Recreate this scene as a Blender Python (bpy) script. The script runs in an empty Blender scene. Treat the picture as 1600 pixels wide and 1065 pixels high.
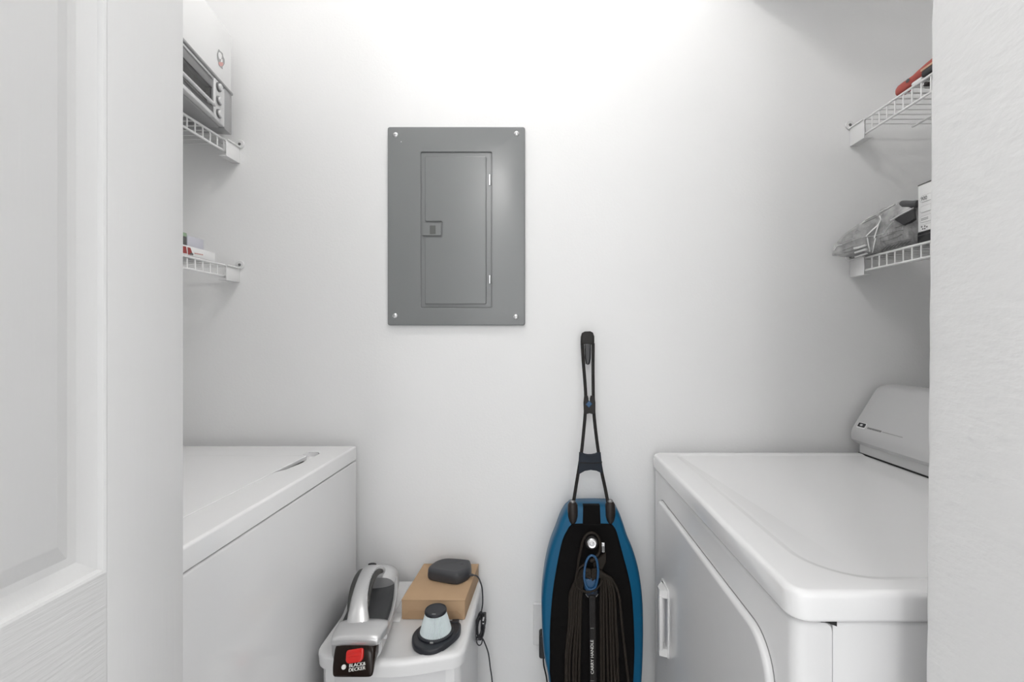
import bpy, bmesh, math, random
from mathutils import Vector, Matrix, noise
random.seed(7)
S = bpy.context.scene
COL = S.collection

# ------------------------------------------------------------------ camera
CAM_Z = 1.22
F = 711.0                     # focal length in pixels of a 1600 px wide frame
CX, CY = 842.0, 530.0
cam_d = bpy.data.cameras.new('camera')
cam_d.sensor_width = 36.0
cam_d.lens = 36.0 * F / 1600.0
cam_d.shift_x = -(CX - 800.0) / 1600.0
cam_d.shift_y = -(532.5 - CY) / 1600.0
cam_d.clip_start = 0.02
cam = bpy.data.objects.new('camera', cam_d); COL.objects.link(cam)
cam.location = (0, 0, CAM_Z)
cam.rotation_euler = (math.pi / 2, 0, 0)
S.camera = cam

# ------------------------------------------------------------------ world, lights, exposure
w = bpy.data.worlds.new('world'); S.world = w
w.use_nodes = True
w.node_tree.nodes['Background'].inputs[0].default_value = (0.9, 0.93, 1.0, 1)
w.node_tree.nodes['Background'].inputs[1].default_value = 0.3

def light(name, kind, loc, energy, size=0.1, size_y=None, rot=(0, 0, 0), color=(1, 1, 1)):
    d = bpy.data.lights.new(name, kind); d.energy = energy; d.color = color
    if kind == 'AREA':
        d.shape = 'RECTANGLE'; d.size = size; d.size_y = size_y or size
    else:
        d.shadow_soft_size = size
    o = bpy.data.objects.new(name, d); COL.objects.link(o)
    o.location = loc; o.rotation_euler = rot
    return o

LAMP_GLOW = 74            # radiance of the globe light in the closet
light('hall_lamp_and_fill', 'AREA', (-0.33, -2.40, 2.93), 16, 0.38, 0.36, color=(1, 0.99, 0.975))
light('hall_lamp_and_fill', 'AREA', (-1.32, -0.40, 2.93), 12, 0.40, 0.40, color=(1, 0.99, 0.975))  # unseen lamp added as fill for the closet's right side
light('hall_lamp_and_fill', 'AREA', (1.30, -0.40, 2.93), 12, 0.40, 0.40, color=(1, 0.99, 0.975))  # made-up fill lamp that brightens the left of the closet
light('hall_fill', 'AREA', (0.0, -2.35, 1.45), 12, 2.2, 2.2, rot=(math.pi / 2, 0, 0), color=(0.95, 0.975, 1))  # added fill panel behind the camera, brightens the back wall evenly

S.view_settings.view_transform = 'Standard'
try: S.view_settings.look = 'None'
except Exception: pass
S.view_settings.exposure = 0.27
S.view_settings.gamma = 1.0
S.view_settings.use_curve_mapping = False

# ------------------------------------------------------------------ materials
def mat(name, color, rough=0.5, metal=0.0, bump=None, coat=0.0, stretch=None, emit=None, alpha=None, spec=None, var=0.0):
    m = bpy.data.materials.new(name); m.use_nodes = True
    nt = m.node_tree; b = nt.nodes['Principled BSDF']
    c = tuple(color) + (1,)
    b.inputs['Base Color'].default_value = c
    b.inputs['Roughness'].default_value = rough
    b.inputs['Metallic'].default_value = metal
    b.inputs['Coat Weight'].default_value = coat
    b.inputs['Coat Roughness'].default_value = 0.06
    if spec is not None: b.inputs['Specular IOR Level'].default_value = spec
    if alpha is not None: b.inputs['Alpha'].default_value = alpha
    if emit:
        b.inputs['Emission Color'].default_value = c
        b.inputs['Emission Strength'].default_value = emit
    tc = nt.nodes.new('ShaderNodeTexCoord')
    mp = nt.nodes.new('ShaderNodeMapping')
    nt.links.new(tc.outputs['Object'], mp.inputs['Vector'])
    if stretch: mp.inputs['Scale'].default_value = stretch
    if bump:
        prev = None
        for sc, st, dist in bump:
            n = nt.nodes.new('ShaderNodeTexNoise'); n.inputs['Scale'].default_value = sc
            n.inputs['Detail'].default_value = 3.0
            nt.links.new(mp.outputs['Vector'], n.inputs['Vector'])
            bp = nt.nodes.new('ShaderNodeBump'); bp.inputs['Strength'].default_value = st
            bp.inputs['Distance'].default_value = dist
            nt.links.new(n.outputs['Fac'], bp.inputs['Height'])
            if prev: nt.links.new(prev.outputs['Normal'], bp.inputs['Normal'])
            prev = bp
        nt.links.new(prev.outputs['Normal'], b.inputs['Normal'])
    if var:
        n = nt.nodes.new('ShaderNodeTexNoise'); n.inputs['Scale'].default_value = 30
        nt.links.new(mp.outputs['Vector'], n.inputs['Vector'])
        r = nt.nodes.new('ShaderNodeValToRGB')
        r.color_ramp.elements[0].color = tuple(x * (1 - var) for x in color) + (1,)
        r.color_ramp.elements[1].color = tuple(min(1, x * (1 + var)) for x in color) + (1,)
        nt.links.new(n.outputs['Fac'], r.inputs['Fac'])
        nt.links.new(r.outputs['Color'], b.inputs['Base Color'])
    return m

M = {}
M['wall'] = mat('wall_paint', (0.91, 0.91, 0.91), 0.55, bump=[(170, 0.22, 0.0012), (60, 0.1, 0.001)])
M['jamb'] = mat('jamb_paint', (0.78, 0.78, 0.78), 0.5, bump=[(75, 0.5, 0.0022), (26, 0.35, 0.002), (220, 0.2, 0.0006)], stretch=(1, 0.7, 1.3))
M['ceiling'] = mat('ceiling_paint', (0.92, 0.92, 0.92), 0.7, bump=[(120, 0.3, 0.001)])
M['floor'] = mat('floor_vinyl', (0.72, 0.72, 0.72), 0.4, var=0.08)
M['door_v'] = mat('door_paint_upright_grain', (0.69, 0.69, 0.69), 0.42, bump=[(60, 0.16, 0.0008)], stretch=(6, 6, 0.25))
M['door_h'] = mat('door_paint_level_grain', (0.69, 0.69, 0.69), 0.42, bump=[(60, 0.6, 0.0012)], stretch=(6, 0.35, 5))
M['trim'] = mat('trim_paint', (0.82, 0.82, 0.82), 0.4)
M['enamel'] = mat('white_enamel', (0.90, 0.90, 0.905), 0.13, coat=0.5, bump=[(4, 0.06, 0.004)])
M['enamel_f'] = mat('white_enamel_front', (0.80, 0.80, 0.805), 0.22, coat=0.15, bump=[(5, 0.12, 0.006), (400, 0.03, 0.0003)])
M['gap'] = mat('dark_gap', (0.015, 0.015, 0.015), 0.8)
M['seam'] = mat('seam_shadow_gasket', (0.25, 0.25, 0.25), 0.7)
M['console'] = mat('console_grey', (0.60, 0.60, 0.605), 0.38, metal=0.1, bump=[(500, 0.04, 0.0002)])
M['badge'] = mat('badge_dark', (0.04, 0.04, 0.045), 0.2)
M['print_grey'] = mat('print_grey', (0.2, 0.2, 0.2), 0.6)
M['print_pale'] = mat('print_pale_grey', (0.34, 0.34, 0.34), 0.6)
M['panel'] = mat('panel_grey_enamel', (0.225, 0.232, 0.235), 0.21, bump=[(350, 0.05, 0.0003)])
M['panel_in'] = mat('panel_latch_dark', (0.10, 0.105, 0.10), 0.45)
M['chrome'] = mat('bright_steel', (0.75, 0.75, 0.76), 0.2, metal=1.0)
M['wire'] = mat('white_vinyl_wire', (0.82, 0.82, 0.82), 0.35)
M['plastic_w'] = mat('white_plastic', (0.82, 0.82, 0.82), 0.35)
M['screw'] = mat('screw_grey', (0.25, 0.25, 0.25), 0.35, metal=0.8)
M['oven'] = mat('oven_light_silver', (0.66, 0.66, 0.665), 0.32, metal=0.15)
M['oven_dk'] = mat('oven_dark_grey', (0.17, 0.17, 0.172), 0.3)
M['oven_body'] = mat('oven_body_grey', (0.36, 0.36, 0.365), 0.4)
M['paper_w'] = mat('white_card', (0.84, 0.84, 0.84), 0.6)
M['lilac'] = mat('pale_lilac_card', (0.58, 0.58, 0.64), 0.6)
M['green'] = mat('pale_green', (0.30, 0.42, 0.28), 0.5)
M['dkgrey'] = mat('dark_grey_card', (0.10, 0.10, 0.10), 0.5)
M['red'] = mat('red_print', (0.33, 0.05, 0.045), 0.45)
M['red2'] = mat('red_plastic_tool', (0.40, 0.075, 0.06), 0.4, var=0.12)
M['pink'] = mat('pinkish_print', (0.62, 0.34, 0.32), 0.6)
M['tan'] = mat('tan_wood', (0.55, 0.36, 0.25), 0.6)
M['black'] = mat('black_plastic', (0.018, 0.018, 0.02), 0.4)
M['blackg'] = mat('black_glossy', (0.012, 0.012, 0.014), 0.2)
M['charcoal'] = mat('charcoal_plastic', (0.045, 0.046, 0.052), 0.42, bump=[(600, 0.1, 0.0002)])
M['blue'] = mat('teal_blue_shell', (0.001, 0.095, 0.205), 0.35, spec=0.3)
M['navy'] = mat('navy_plastic', (0.003, 0.008, 0.018), 0.4, spec=0.3)
M['bluehook'] = mat('blue_hook', (0.012, 0.075, 0.18), 0.35)
M['mopblack'] = mat('mop_black_panel', (0.0035, 0.003, 0.003), 0.75, spec=0.12, bump=[(500, 0.1, 0.0003)])
M['mopbar'] = mat('mop_dark_bar', (0.010, 0.0085, 0.008), 0.5, spec=0.3)
M['cord'] = mat('brown_black_cord', (0.022, 0.017, 0.013), 0.6, spec=0.2)
M['rod'] = mat('dark_rod', (0.011, 0.009, 0.008), 0.4, spec=0.3)
M['ferrule'] = mat('dark_brown_ferrule', (0.016, 0.011, 0.009), 0.35, spec=0.35)
M['print_w'] = mat('white_print', (0.75, 0.75, 0.72), 0.6)
M['print_tick'] = mat('grey_print', (0.3, 0.29, 0.28), 0.6)
M['kraft'] = mat('kraft_card', (0.50, 0.335, 0.20), 0.75, bump=[(200, 0.12, 0.0004)], var=0.05)
M['kraft_dk'] = mat('kraft_card_edge', (0.44, 0.29, 0.17), 0.8)
M['silver'] = mat('silver_paint', (0.60, 0.60, 0.605), 0.28, metal=0.6)
M['vacdk'] = mat('vac_dark_grey', (0.035, 0.036, 0.034), 0.4)
M['vaccav'] = mat('vac_cavity_grey', (0.075, 0.077, 0.08), 0.35)
M['bowl'] = mat('smoked_brown_bowl', (0.010, 0.004, 0.002), 0.25, spec=0.25)
M['button'] = mat('red_button', (0.60, 0.012, 0.008), 0.25, coat=0.4)
M['pleat'] = mat('pale_blue_pleat', (0.70, 0.77, 0.785), 0.8)
M['foot'] = mat('filter_foot_dark', (0.014, 0.016, 0.022), 0.4)
M['bin'] = mat('white_bin_plastic', (0.82, 0.82, 0.825), 0.3, bump=[(300, 0.03, 0.0003)])
M['bin_in'] = mat('bin_frosted_drawer', (0.72, 0.72, 0.73), 0.35)
M['bagfill'] = mat('grey_ribbed_fill', (0.27, 0.27, 0.27), 0.35, bump=[(40, 0.6, 0.004)], var=0.3, stretch=(1, 2, 8))
M['lamp'] = mat('lamp_globe', (1, 0.985, 0.96), 0.5, emit=LAMP_GLOW)

def film_mat():
    m = bpy.data.materials.new('clear_film'); m.use_nodes = True
    nt = m.node_tree; nt.nodes.clear()
    out = nt.nodes.new('ShaderNodeOutputMaterial')
    tr = nt.nodes.new('ShaderNodeBsdfTransparent'); tr.inputs[0].default_value = (0.93, 0.93, 0.93, 1)
    gl = nt.nodes.new('ShaderNodeBsdfPrincipled'); gl.inputs['Base Color'].default_value = (0.8, 0.8, 0.8, 1)
    gl.inputs['Roughness'].default_value = 0.12
    mx = nt.nodes.new('ShaderNodeMixShader')
    n = nt.nodes.new('ShaderNodeTexNoise'); n.inputs['Scale'].default_value = 22; n.inputs['Detail'].default_value = 5
    tc = nt.nodes.new('ShaderNodeTexCoord'); nt.links.new(tc.outputs['Object'], n.inputs['Vector'])
    r = nt.nodes.new('ShaderNodeMapRange'); r.inputs['From Min'].default_value = 0.4; r.inputs['From Max'].default_value = 0.75
    r.inputs['To Min'].default_value = 0.16; r.inputs['To Max'].default_value = 0.75
    nt.links.new(n.outputs['Fac'], r.inputs['Value']); nt.links.new(r.outputs['Result'], mx.inputs['Fac'])
    bp = nt.nodes.new('ShaderNodeBump'); bp.inputs['Strength'].default_value = 0.9; bp.inputs['Distance'].default_value = 0.004
    nt.links.new(n.outputs['Fac'], bp.inputs['Height']); nt.links.new(bp.outputs['Normal'], gl.inputs['Normal'])
    nt.links.new(tr.outputs[0], mx.inputs[1]); nt.links.new(gl.outputs[0], mx.inputs[2])
    nt.links.new(mx.outputs[0], out.inputs['Surface'])
    return m
M['film'] = film_mat()

def glass_mat():
    m = bpy.data.materials.new('oven_glass'); m.use_nodes = True
    nt = m.node_tree; nt.nodes.clear()
    out = nt.nodes.new('ShaderNodeOutputMaterial')
    tr = nt.nodes.new('ShaderNodeBsdfTransparent'); tr.inputs[0].default_value = (0.8, 0.8, 0.8, 1)
    gl = nt.nodes.new('ShaderNodeBsdfGlossy'); gl.inputs['Roughness'].default_value = 0.05
    lw = nt.nodes.new('ShaderNodeLayerWeight'); lw.inputs['Blend'].default_value = 0.35
    mx = nt.nodes.new('ShaderNodeMixShader')
    nt.links.new(lw.outputs['Fresnel'], mx.inputs['Fac'])
    nt.links.new(tr.outputs[0], mx.inputs[1]); nt.links.new(gl.outputs[0], mx.inputs[2])
    nt.links.new(mx.outputs[0], out.inputs['Surface'])
    return m
M['glass'] = glass_mat()

# ------------------------------------------------------------------ mesh helpers (world coordinates in, local meshes out)
class MB:
    def __init__(s): s.v = []; s.f = []
    def add(s, vs, fs, mx=None):
        o = len(s.v)
        s.v += [(mx @ Vector(p)) if mx else Vector(p) for p in vs]
        s.f += [[i + o for i in f] for f in fs]
        return s
    def bm(s, bm, mx=None):
        bm.verts.index_update()
        s.add([v.co.copy() for v in bm.verts], [[v.index for v in f.verts] for f in bm.faces], mx)
        bm.free(); return s
    def box(s, a, b, bevel=0.0, seg=2, mx=None):
        bm = bmesh.new(); bmesh.ops.create_cube(bm, size=1)
        for v in bm.verts:
            v.co = Vector([(a[i] + b[i]) / 2 + v.co[i] * (b[i] - a[i]) for i in range(3)])
        if bevel: bmesh.ops.bevel(bm, geom=list(bm.edges), offset=bevel, segments=seg, affect='EDGES', profile=0.5, clamp_overlap=True)
        return s.bm(bm, mx)
    def ball(s, c, r, n=16, mx=None):
        r = (r, r, r) if isinstance(r, (int, float)) else r
        bm = bmesh.new(); bmesh.ops.create_uvsphere(bm, u_segments=n, v_segments=max(6, n // 2), radius=1)
        for v in bm.verts: v.co = Vector([c[i] + v.co[i] * r[i] for i in range(3)])
        return s.bm(bm, mx)
    def loft(s, rings, cap=True, closed=True, mx=None):
        n = len(rings[0]); vs = [p for r in rings for p in r]; fs = []
        for i in range(len(rings) - 1):
            for j in range(n if closed else n - 1):
                k = (j + 1) % n
                fs.append([i * n + j, i * n + k, (i + 1) * n + k, (i + 1) * n + j])
        if cap and closed:
            fs.append(list(range(n))[::-1]); fs.append([(len(rings) - 1) * n + j for j in range(n)])
        return s.add(vs, fs, mx)
    def tube(s, pts, r, n=8, mx=None, flat=1.0, closed=False):
        pts = [Vector(p) for p in pts]; L = len(pts)
        rr = r if isinstance(r, (list, tuple)) else [r] * L
        rings = []; up = None
        for i, p in enumerate(pts):
            if closed: t = pts[(i + 1) % L] - pts[i - 1]
            else: t = pts[min(i + 1, L - 1)] - pts[max(i - 1, 0)]
            t.normalize()
            if up is None:
                up = Vector((0, 0, 1)) if abs(t.z) < 0.8 else Vector((1, 0, 0))
            up = (up - t * up.dot(t)).normalized(); sd = t.cross(up)
            rings.append([p + (up * math.cos(a) * flat + sd * math.sin(a)) * rr[i] for a in [2 * math.pi * k / n for k in range(n)]])
        if closed: rings.append(rings[0])
        return s.loft(rings, cap=not closed, mx=mx)
    def lathe(s, prof, n=32, mx=None):
        rings = [[(r * math.cos(2 * math.pi * k / n), r * math.sin(2 * math.pi * k / n), z) for k in range(n)] for r, z in prof]
        return s.loft(rings, mx=mx)
    def slab(s, poly, z0, z1, rt=0.0, rb=0.0, seg=4, mx=None):
        """closed outline (x, y) extruded from z0 to z1 with rounded rims"""
        rings = []
        if rb:
            for k in range(seg):
                a = math.pi / 2 * k / seg
                rings.append([(x, y, z0 + rb * (1 - math.sin(a))) for x, y in inset(poly, rb * (1 - math.cos(a)))])
            rings.reverse()
            rings = [[(x, y, z0 + rb * (1 - math.cos(math.pi / 2 * k / seg))) for x, y in inset(poly, rb * (1 - math.sin(math.pi / 2 * k / seg)))] for k in range(seg)]
        rings.append([(x, y, z0 + rb) for x, y in poly])
        rings.append([(x, y, z1 - rt) for x, y in poly])
        if rt:
            for k in range(1, seg + 1):
                a = math.pi / 2 * k / seg
                rings.append([(x, y, z1 - rt * (1 - math.sin(a))) for x, y in inset(poly, rt * (1 - math.cos(a)))])
            rings.append([(x, y, z1) for x, y in inset(poly, rt * 1.25)])     # keeps the flat face flat
        return s.loft(rings, mx=mx)
    def build(s, name, m, parent=None, sharp=35, weld=True):
        o0 = Vector((0, 0, 0)); p = parent
        while p: o0 = o0 + Vector(p.location); p = p.parent
        me = bpy.data.meshes.new(name)
        me.from_pydata([tuple(v - o0) for v in s.v], [], s.f)
        bm = bmesh.new(); bm.from_mesh(me)
        if weld: bmesh.ops.remove_doubles(bm, verts=bm.verts, dist=1e-6)
        bmesh.ops.recalc_face_normals(bm, faces=bm.faces)
        bm.to_mesh(me); bm.free()
        for q in me.polygons: q.use_smooth = True
        me.set_sharp_from_angle(angle=math.radians(sharp))
        me.materials.append(M[m] if isinstance(m, str) else m)
        o = bpy.data.objects.new(name, me); COL.objects.link(o)
        if parent: o.parent = parent
        return o

def inset(poly, d):
    if abs(d) < 1e-9: return list(poly)
    n = len(poly); out = []
    area = sum(poly[i][0] * poly[(i + 1) % n][1] - poly[(i + 1) % n][0] * poly[i][1] for i in range(n))
    sg = 1 if area > 0 else -1
    for i in range(n):
        p0, p1, p2 = Vector(poly[i - 1]), Vector(poly[i]), Vector(poly[(i + 1) % n])
        e1 = (p1 - p0); e2 = (p2 - p1)
        if e1.length < 1e-9: e1 = e2
        if e2.length < 1e-9: e2 = e1
        n1 = Vector((-e1.y, e1.x)).normalized() * sg; n2 = Vector((-e2.y, e2.x)).normalized() * sg
        b = n1 + n2
        if b.length < 1e-6: b = n1
        b.normalize(); c = max(0.4, b.dot(n1))
        q = p1 + b * (d / c); out.append((q.x, q.y))
    return out

def rrect(x0, y0, x1, y1, r, n=6):
    """rounded rectangle outline, r one radius or four (x0y0, x1y0, x1y1, x0y1)"""
    rs = r if isinstance(r, (list, tuple)) else [r] * 4
    out = []
    for (cx, cy, sx, sy, a0), q in zip([(x0, y0, 1, 1, 180), (x1, y0, -1, 1, 270), (x1, y1, -1, -1, 0), (x0, y1, 1, -1, 90)], rs):
        for k in range(n + 1):
            a = math.radians(a0 + 90 * k / n)
            out.append((cx + sx * q + q * math.cos(a), cy + sy * q + q * math.sin(a)))
    return out

def smooth_line(pts, k=6, closed=False):
    P = [Vector(p) for p in pts]; n = len(P); out = []
    for i in range(n if closed else n - 1):
        if closed: p0, p1, p2, p3 = P[i - 1], P[i], P[(i + 1) % n], P[(i + 2) % n]
        else: p0, p1, p2, p3 = P[max(i - 1, 0)], P[i], P[i + 1], P[min(i + 2, n - 1)]
        for j in range(k):
            t = j / k
            out.append(0.5 * ((2 * p1) + (p2 - p0) * t + (2 * p0 - 5 * p1 + 4 * p2 - p3) * t * t + (3 * p1 - p0 - 3 * p2 + p3) * t ** 3))
    if not closed: out.append(P[-1])
    return out

def at(px, py, d):            # world point at distance d in front of the lens plane
    return Vector(((px - CX) / F * d, d, CAM_Z + (CY - py) / F * d))

def tag(o, label=None, cat=None, group=None, kind=None):
    if label: o['label'] = label
    if cat: o['category'] = cat
    if group: o['group'] = group
    if kind: o['kind'] = kind
    return o

def thing(name, loc, label, cat, group=None):
    o = bpy.data.objects.new(name, None); COL.objects.link(o); o.location = loc
    o.empty_display_size = 0.05
    return tag(o, label, cat, group)

def axes(o, ex, ey, ez):      # matrix from local x, y, z directions and origin
    m = Matrix.Identity(4)
    for i, e in enumerate((ex, ey, ez)):
        e = Vector(e)
        for r in range(3): m[r][i] = e[r]
    for r in range(3): m[r][3] = o[r]
    return m

def text(s, size, m, name, parent, mx, depth=0.0003, xs=1.0, align='CENTER'):
    c = bpy.data.curves.new('t', 'FONT'); c.body = s; c.size = size; c.extrude = depth
    c.align_x = align; c.align_y = 'CENTER'; c.resolution_u = 3
    ob = bpy.data.objects.new('t', c); COL.objects.link(ob)
    bpy.context.view_layer.update()
    me = bpy.data.meshes.new_from_object(ob)
    b = MB(); b.add([(v.co.x * xs, v.co.y, v.co.z) for v in me.vertices], [list(p.vertices) for p in me.polygons], mx)
    bpy.data.objects.remove(ob); bpy.data.curves.remove(c); bpy.data.meshes.remove(me)
    return b.build(name, m, parent, weld=False)

X = lambda v: Vector(v)

# ------------------------------------------------------------------ the room
W = 1.26                      # back wall
XL, XR = -1.15, 1.185         # side walls
HC = 3.02                     # ceiling height
FY0, FY1 = 0.385, 0.50        # front wall of the closet
def struct(name, b, m, parent=None):
    o = b.build(name, m, parent)
    if parent is None: o['kind'] = 'structure'
    return o
struct('wall_back', MB().box((XL - .1, W, -.1), (XR + .1, W + .1, HC + .1)), 'wall')
struct('wall_left', MB().box((XL - .1, FY0, 0), (XL, W, HC)), 'wall')
struct('wall_right', MB().box((XR, FY0, 0), (XR + .1, W, HC)), 'wall')
struct('floor', MB().box((-1.7, -2.6, -.1), (1.7, W, 0)), 'floor')
struct('ceiling', MB().box((-1.7, -2.6, HC), (1.7, W, HC + .1)), 'ceiling')
struct('shadow_block', MB().box((0.505, 1.0, 2.215), (0.76, W, HC)), 'wall')      # unseen block added by the ceiling to cast the wall's upper right shadow
struct('wall_front_left', MB().box((XL - .5, FY0, 0), (-.43, FY1, HC)), 'wall')
struct('wall_front_header', MB().box((-.43, FY0, 2.62), (.43, FY1, HC)), 'wall')
# wall end on the right, wrapped in drywall, a touch out of plumb with a worn rounded corner
def jamb():
    b = MB(); xs = lambda z: 0.4262 + 0.0085 * (z - CAM_Z)
    rings = []; n = 160
    for i in range(n + 1):
        z = HC * i / n
        j = 0.0011 * noise.noise((0, 3.1, z * 26)) + 0.0006 * noise.noise((5, 1, z * 80))
        x = xs(z); r = 0.006
        ring = [(1.65, FY0, z), (x + r, FY0, z), (x, FY0 + r, z), (x, FY1 - .02, z)]
        for k in range(5):
            a = math.pi / 2 * k / 4
            ring.append((x + j + r - r * math.cos(a), FY1 - r + r * math.sin(a), z))
        ring.append((1.65, FY1, z))
        rings.append(ring)
    return b.loft(rings)
struct('wall_front_right', jamb(), 'jamb')
struct('wall_hall_left', MB().box((-1.7, -2.6, 0), (-1.6, FY0, HC)), 'wall')
struct('wall_hall_right', MB().box((1.6, -2.6, 0), (1.7, FY0, HC)), 'wall')
struct('wall_hall_back', MB().box((-1.7, -2.7, 0), (1.7, -2.6, HC)), 'wall')
struct('baseboard_back', MB().box((XL, W - .012, 0), (XR, W, .085), .003), 'trim')

# panelled door leaf, folded open along the left of the opening
DX = -0.389                   # its face
door = bpy.data.objects.new('door_1', None); COL.objects.link(door); door.location = (DX - .0175, 0.5, 0); door['kind'] = 'structure'
DY0, DY1, DZ0, DZ1 = 0.02, 0.4985, 0.012, 2.44
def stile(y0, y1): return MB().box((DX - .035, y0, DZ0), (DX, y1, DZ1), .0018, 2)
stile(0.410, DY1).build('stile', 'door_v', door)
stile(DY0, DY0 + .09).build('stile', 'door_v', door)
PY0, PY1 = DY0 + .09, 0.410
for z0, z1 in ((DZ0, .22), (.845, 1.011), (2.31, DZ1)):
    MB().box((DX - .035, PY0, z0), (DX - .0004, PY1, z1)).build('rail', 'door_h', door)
def door_panel(z0, z1):
    # (inset, depth below face): bead, cove down to the groove, flat, then the raised bevel
    prof = [(0, .0004), (.0022, .0014), (.0040, .0050), (.010, .0084), (.016, .0118), (.0225, .0128), (.0245, .0122), (.039, .0028), (.041, .0022)]
    rings = []
    for ins, dep in prof:
        rings.append([(DX - dep, y, z) for y, z in ((PY0 + ins, z0 + ins), (PY1 - ins, z0 + ins), (PY1 - ins, z1 - ins), (PY0 + ins, z1 - ins))])
    b = MB().loft(rings, cap=False)
    b.add(rings[-1], [[0, 1, 2, 3]])
    b.add([(DX - .035, p[1], p[2]) for p in rings[0]], [[0, 1, 2, 3]])
    return b
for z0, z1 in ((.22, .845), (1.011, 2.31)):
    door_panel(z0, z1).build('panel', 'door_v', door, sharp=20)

# ------------------------------------------------------------------ ceiling light
cl = thing('ceiling_light', (-.08, .62, HC), 'small round white globe light hanging above the closet', 'light')
LM = Matrix.Translation((-.08, .62, 0))
MB().lathe([(0, HC - .02), (.055, HC - .02), (.06, HC - .012), (.06, HC), (0, HC)], 32, LM).build('canopy', 'trim', cl)
MB().lathe([(0, 2.69), (.008, 2.69), (.008, HC - .015), (0, HC - .015)], 16, LM).build('stem', 'trim', cl)
MB().lathe([(0, 2.68), (.02, 2.68), (.022, 2.71), (0, 2.71)], 20, LM).build('socket', 'trim', cl)
MB().lathe([(.010, 2.565), (.035, 2.573), (.055, 2.595), (.062, 2.625), (.055, 2.655), (.035, 2.675), (.020, 2.682)], 32, LM).build('globe', 'lamp', cl)
# ------------------------------------------------------------------ electrical panel on the back wall
ep = thing('electrical_panel', (-.2, W, 1.53), 'grey metal breaker panel cover with a hinged door on the back wall', 'electrical panel')
DP = 1.247
def pp(px, py): v = at(px, py, DP); return v.x, v.z
x0, z1 = pp(605.3, 197.8); x1, z0 = pp(820.3, 508)
EPM = axes((0, 0, 0), (1, 0, 0), (0, 0, 1), (0, -1, 0))        # local x, y up, z toward the room
dz = lambda y: -y
ix0, iz1 = pp(657, 237); ix1, iz0 = pp(768.5, 481)
# cover plate: rounded folded rim with a recessed well for the door
outer = rrect(x0, z0, x1, z1, .006, 4)
well = rrect(ix0, iz0, ix1, iz1, .004, 3)
b = MB()
def ring(poly, y): return [(x, y, z) for x, z in poly]
inn = inset(outer, .0045); wl = inset(well, -.0016)
b.loft([ring(outer, W - .0005), ring(outer, W - .0105), ring(inset(outer, .0008), W - .0118), ring(inset(outer, .0022), W - .0127), ring(inn, W - .0130)], cap=False)
bm = bmesh.new()
vo = [bm.verts.new(p) for p in ring(inn, W - .0130)]; vi = [bm.verts.new(p) for p in ring(wl, W - .0130)]
bmesh.ops.triangle_fill(bm, use_beauty=True, edges=[bm.edges.new((q[k], q[(k + 1) % len(q)])) for q in (vo, vi) for k in range(len(q))])
b.bm(bm)
b.loft([ring(wl, W - .0130), ring(well, W - .0122), ring(well, W - .0085)], cap=False)
b.add(ring(well, W - .0085), [list(range(len(well)))])
b.build('cover_plate', 'panel', ep, sharp=14)
# door with a raised field, cut away round the latch
dx0, dz1_ = pp(658.2, 238.5); dx1, dz0_ = pp(767.3, 479.8)
dr = rrect(dx0, dz0_, dx1, dz1_, .003, 3)
lx1, lz1 = pp(691, 346); lx0, lz0 = pp(660, 371)
fx0, fz1 = pp(664, 244); fx1, fz0 = pp(760, 475)
r_ = .003
field = [(fx0, fz0), (fx1 - r_, fz0), (fx1, fz0 + r_), (fx1, fz1 - r_), (fx1 - r_, fz1), (fx0 + r_, fz1), (fx0, fz1 - r_),
         (fx0, lz1 + r_), (fx0 + r_, lz1), (lx1 - r_, lz1), (lx1, lz1 - r_), (lx1, lz0 + r_), (lx1 - r_, lz0), (fx0 + r_, lz0), (fx0, lz0 - r_)]
ed = MB().slab(dr, .0085, .0105, .001, mx=Matrix.Translation((0, W, 0)) @ EPM)
ed.slab(field, .0100, .0150, .0028, mx=Matrix.Translation((0, W, 0)) @ EPM)
ed = ed.build('door', 'panel', ep, sharp=50)
lb = MB(); T = Matrix.Translation((0, W, 0)) @ EPM
sx0, sz1 = pp(660, 348.5); sx1, sz0 = pp(689.5, 368)
lb.slab(rrect(sx0, sz0, sx1, sz1, .001, 2), .010, .0155, .001, mx=T)
lt = lb.build('latch', 'panel', ed)
qx0, qz1 = pp(672, 352.5); qx1, qz0 = pp(681, 366)
MB().slab(rrect(qx0, qz0, qx1, qz1, .0008, 2), .0152, .0160, .0003, mx=T).build('latch_slide', 'panel_in', ed)
for py0, py1 in ((273, 289), (430, 443)):
    hx, hz1 = pp(765.3, py0); _, hz0 = pp(765.3, py1)
    MB().tube([(hx, W - .0125, hz0), (hx, W - .0125, hz1)], .0026, 10).build('hinge', 'chrome', ep)
for px, py in ((618, 210.5), (807, 208.5), (617, 493), (806, 494.5)):
    cx_, cz_ = pp(px, py)
    b = MB().lathe([(0, 0), (.0072, 0), (.0072, .0008), (.0062, .0022), (.0035, .0034), (0, .0038)], 20, Matrix.Translation((cx_, W - .0128, cz_)) @ EPM)
    s_ = b.build('screw', 'chrome', ep)
    sl = MB().box((cx_ - .0040, W - .0171, cz_ - .0007), (cx_ + .0040, W - .0160, cz_ + .0007), mx=None)
    sl.build('screw_slot', 'screw', s_)
MB().lathe([(0, 0), (.0012, 0), (.0008, .0006), (0, .0007)], 10, Matrix.Translation((pp(627, 221.5)[0], W - .0135, pp(627, 221.5)[1])) @ EPM).build('paint_chip', 'paper_w', ep)

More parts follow.
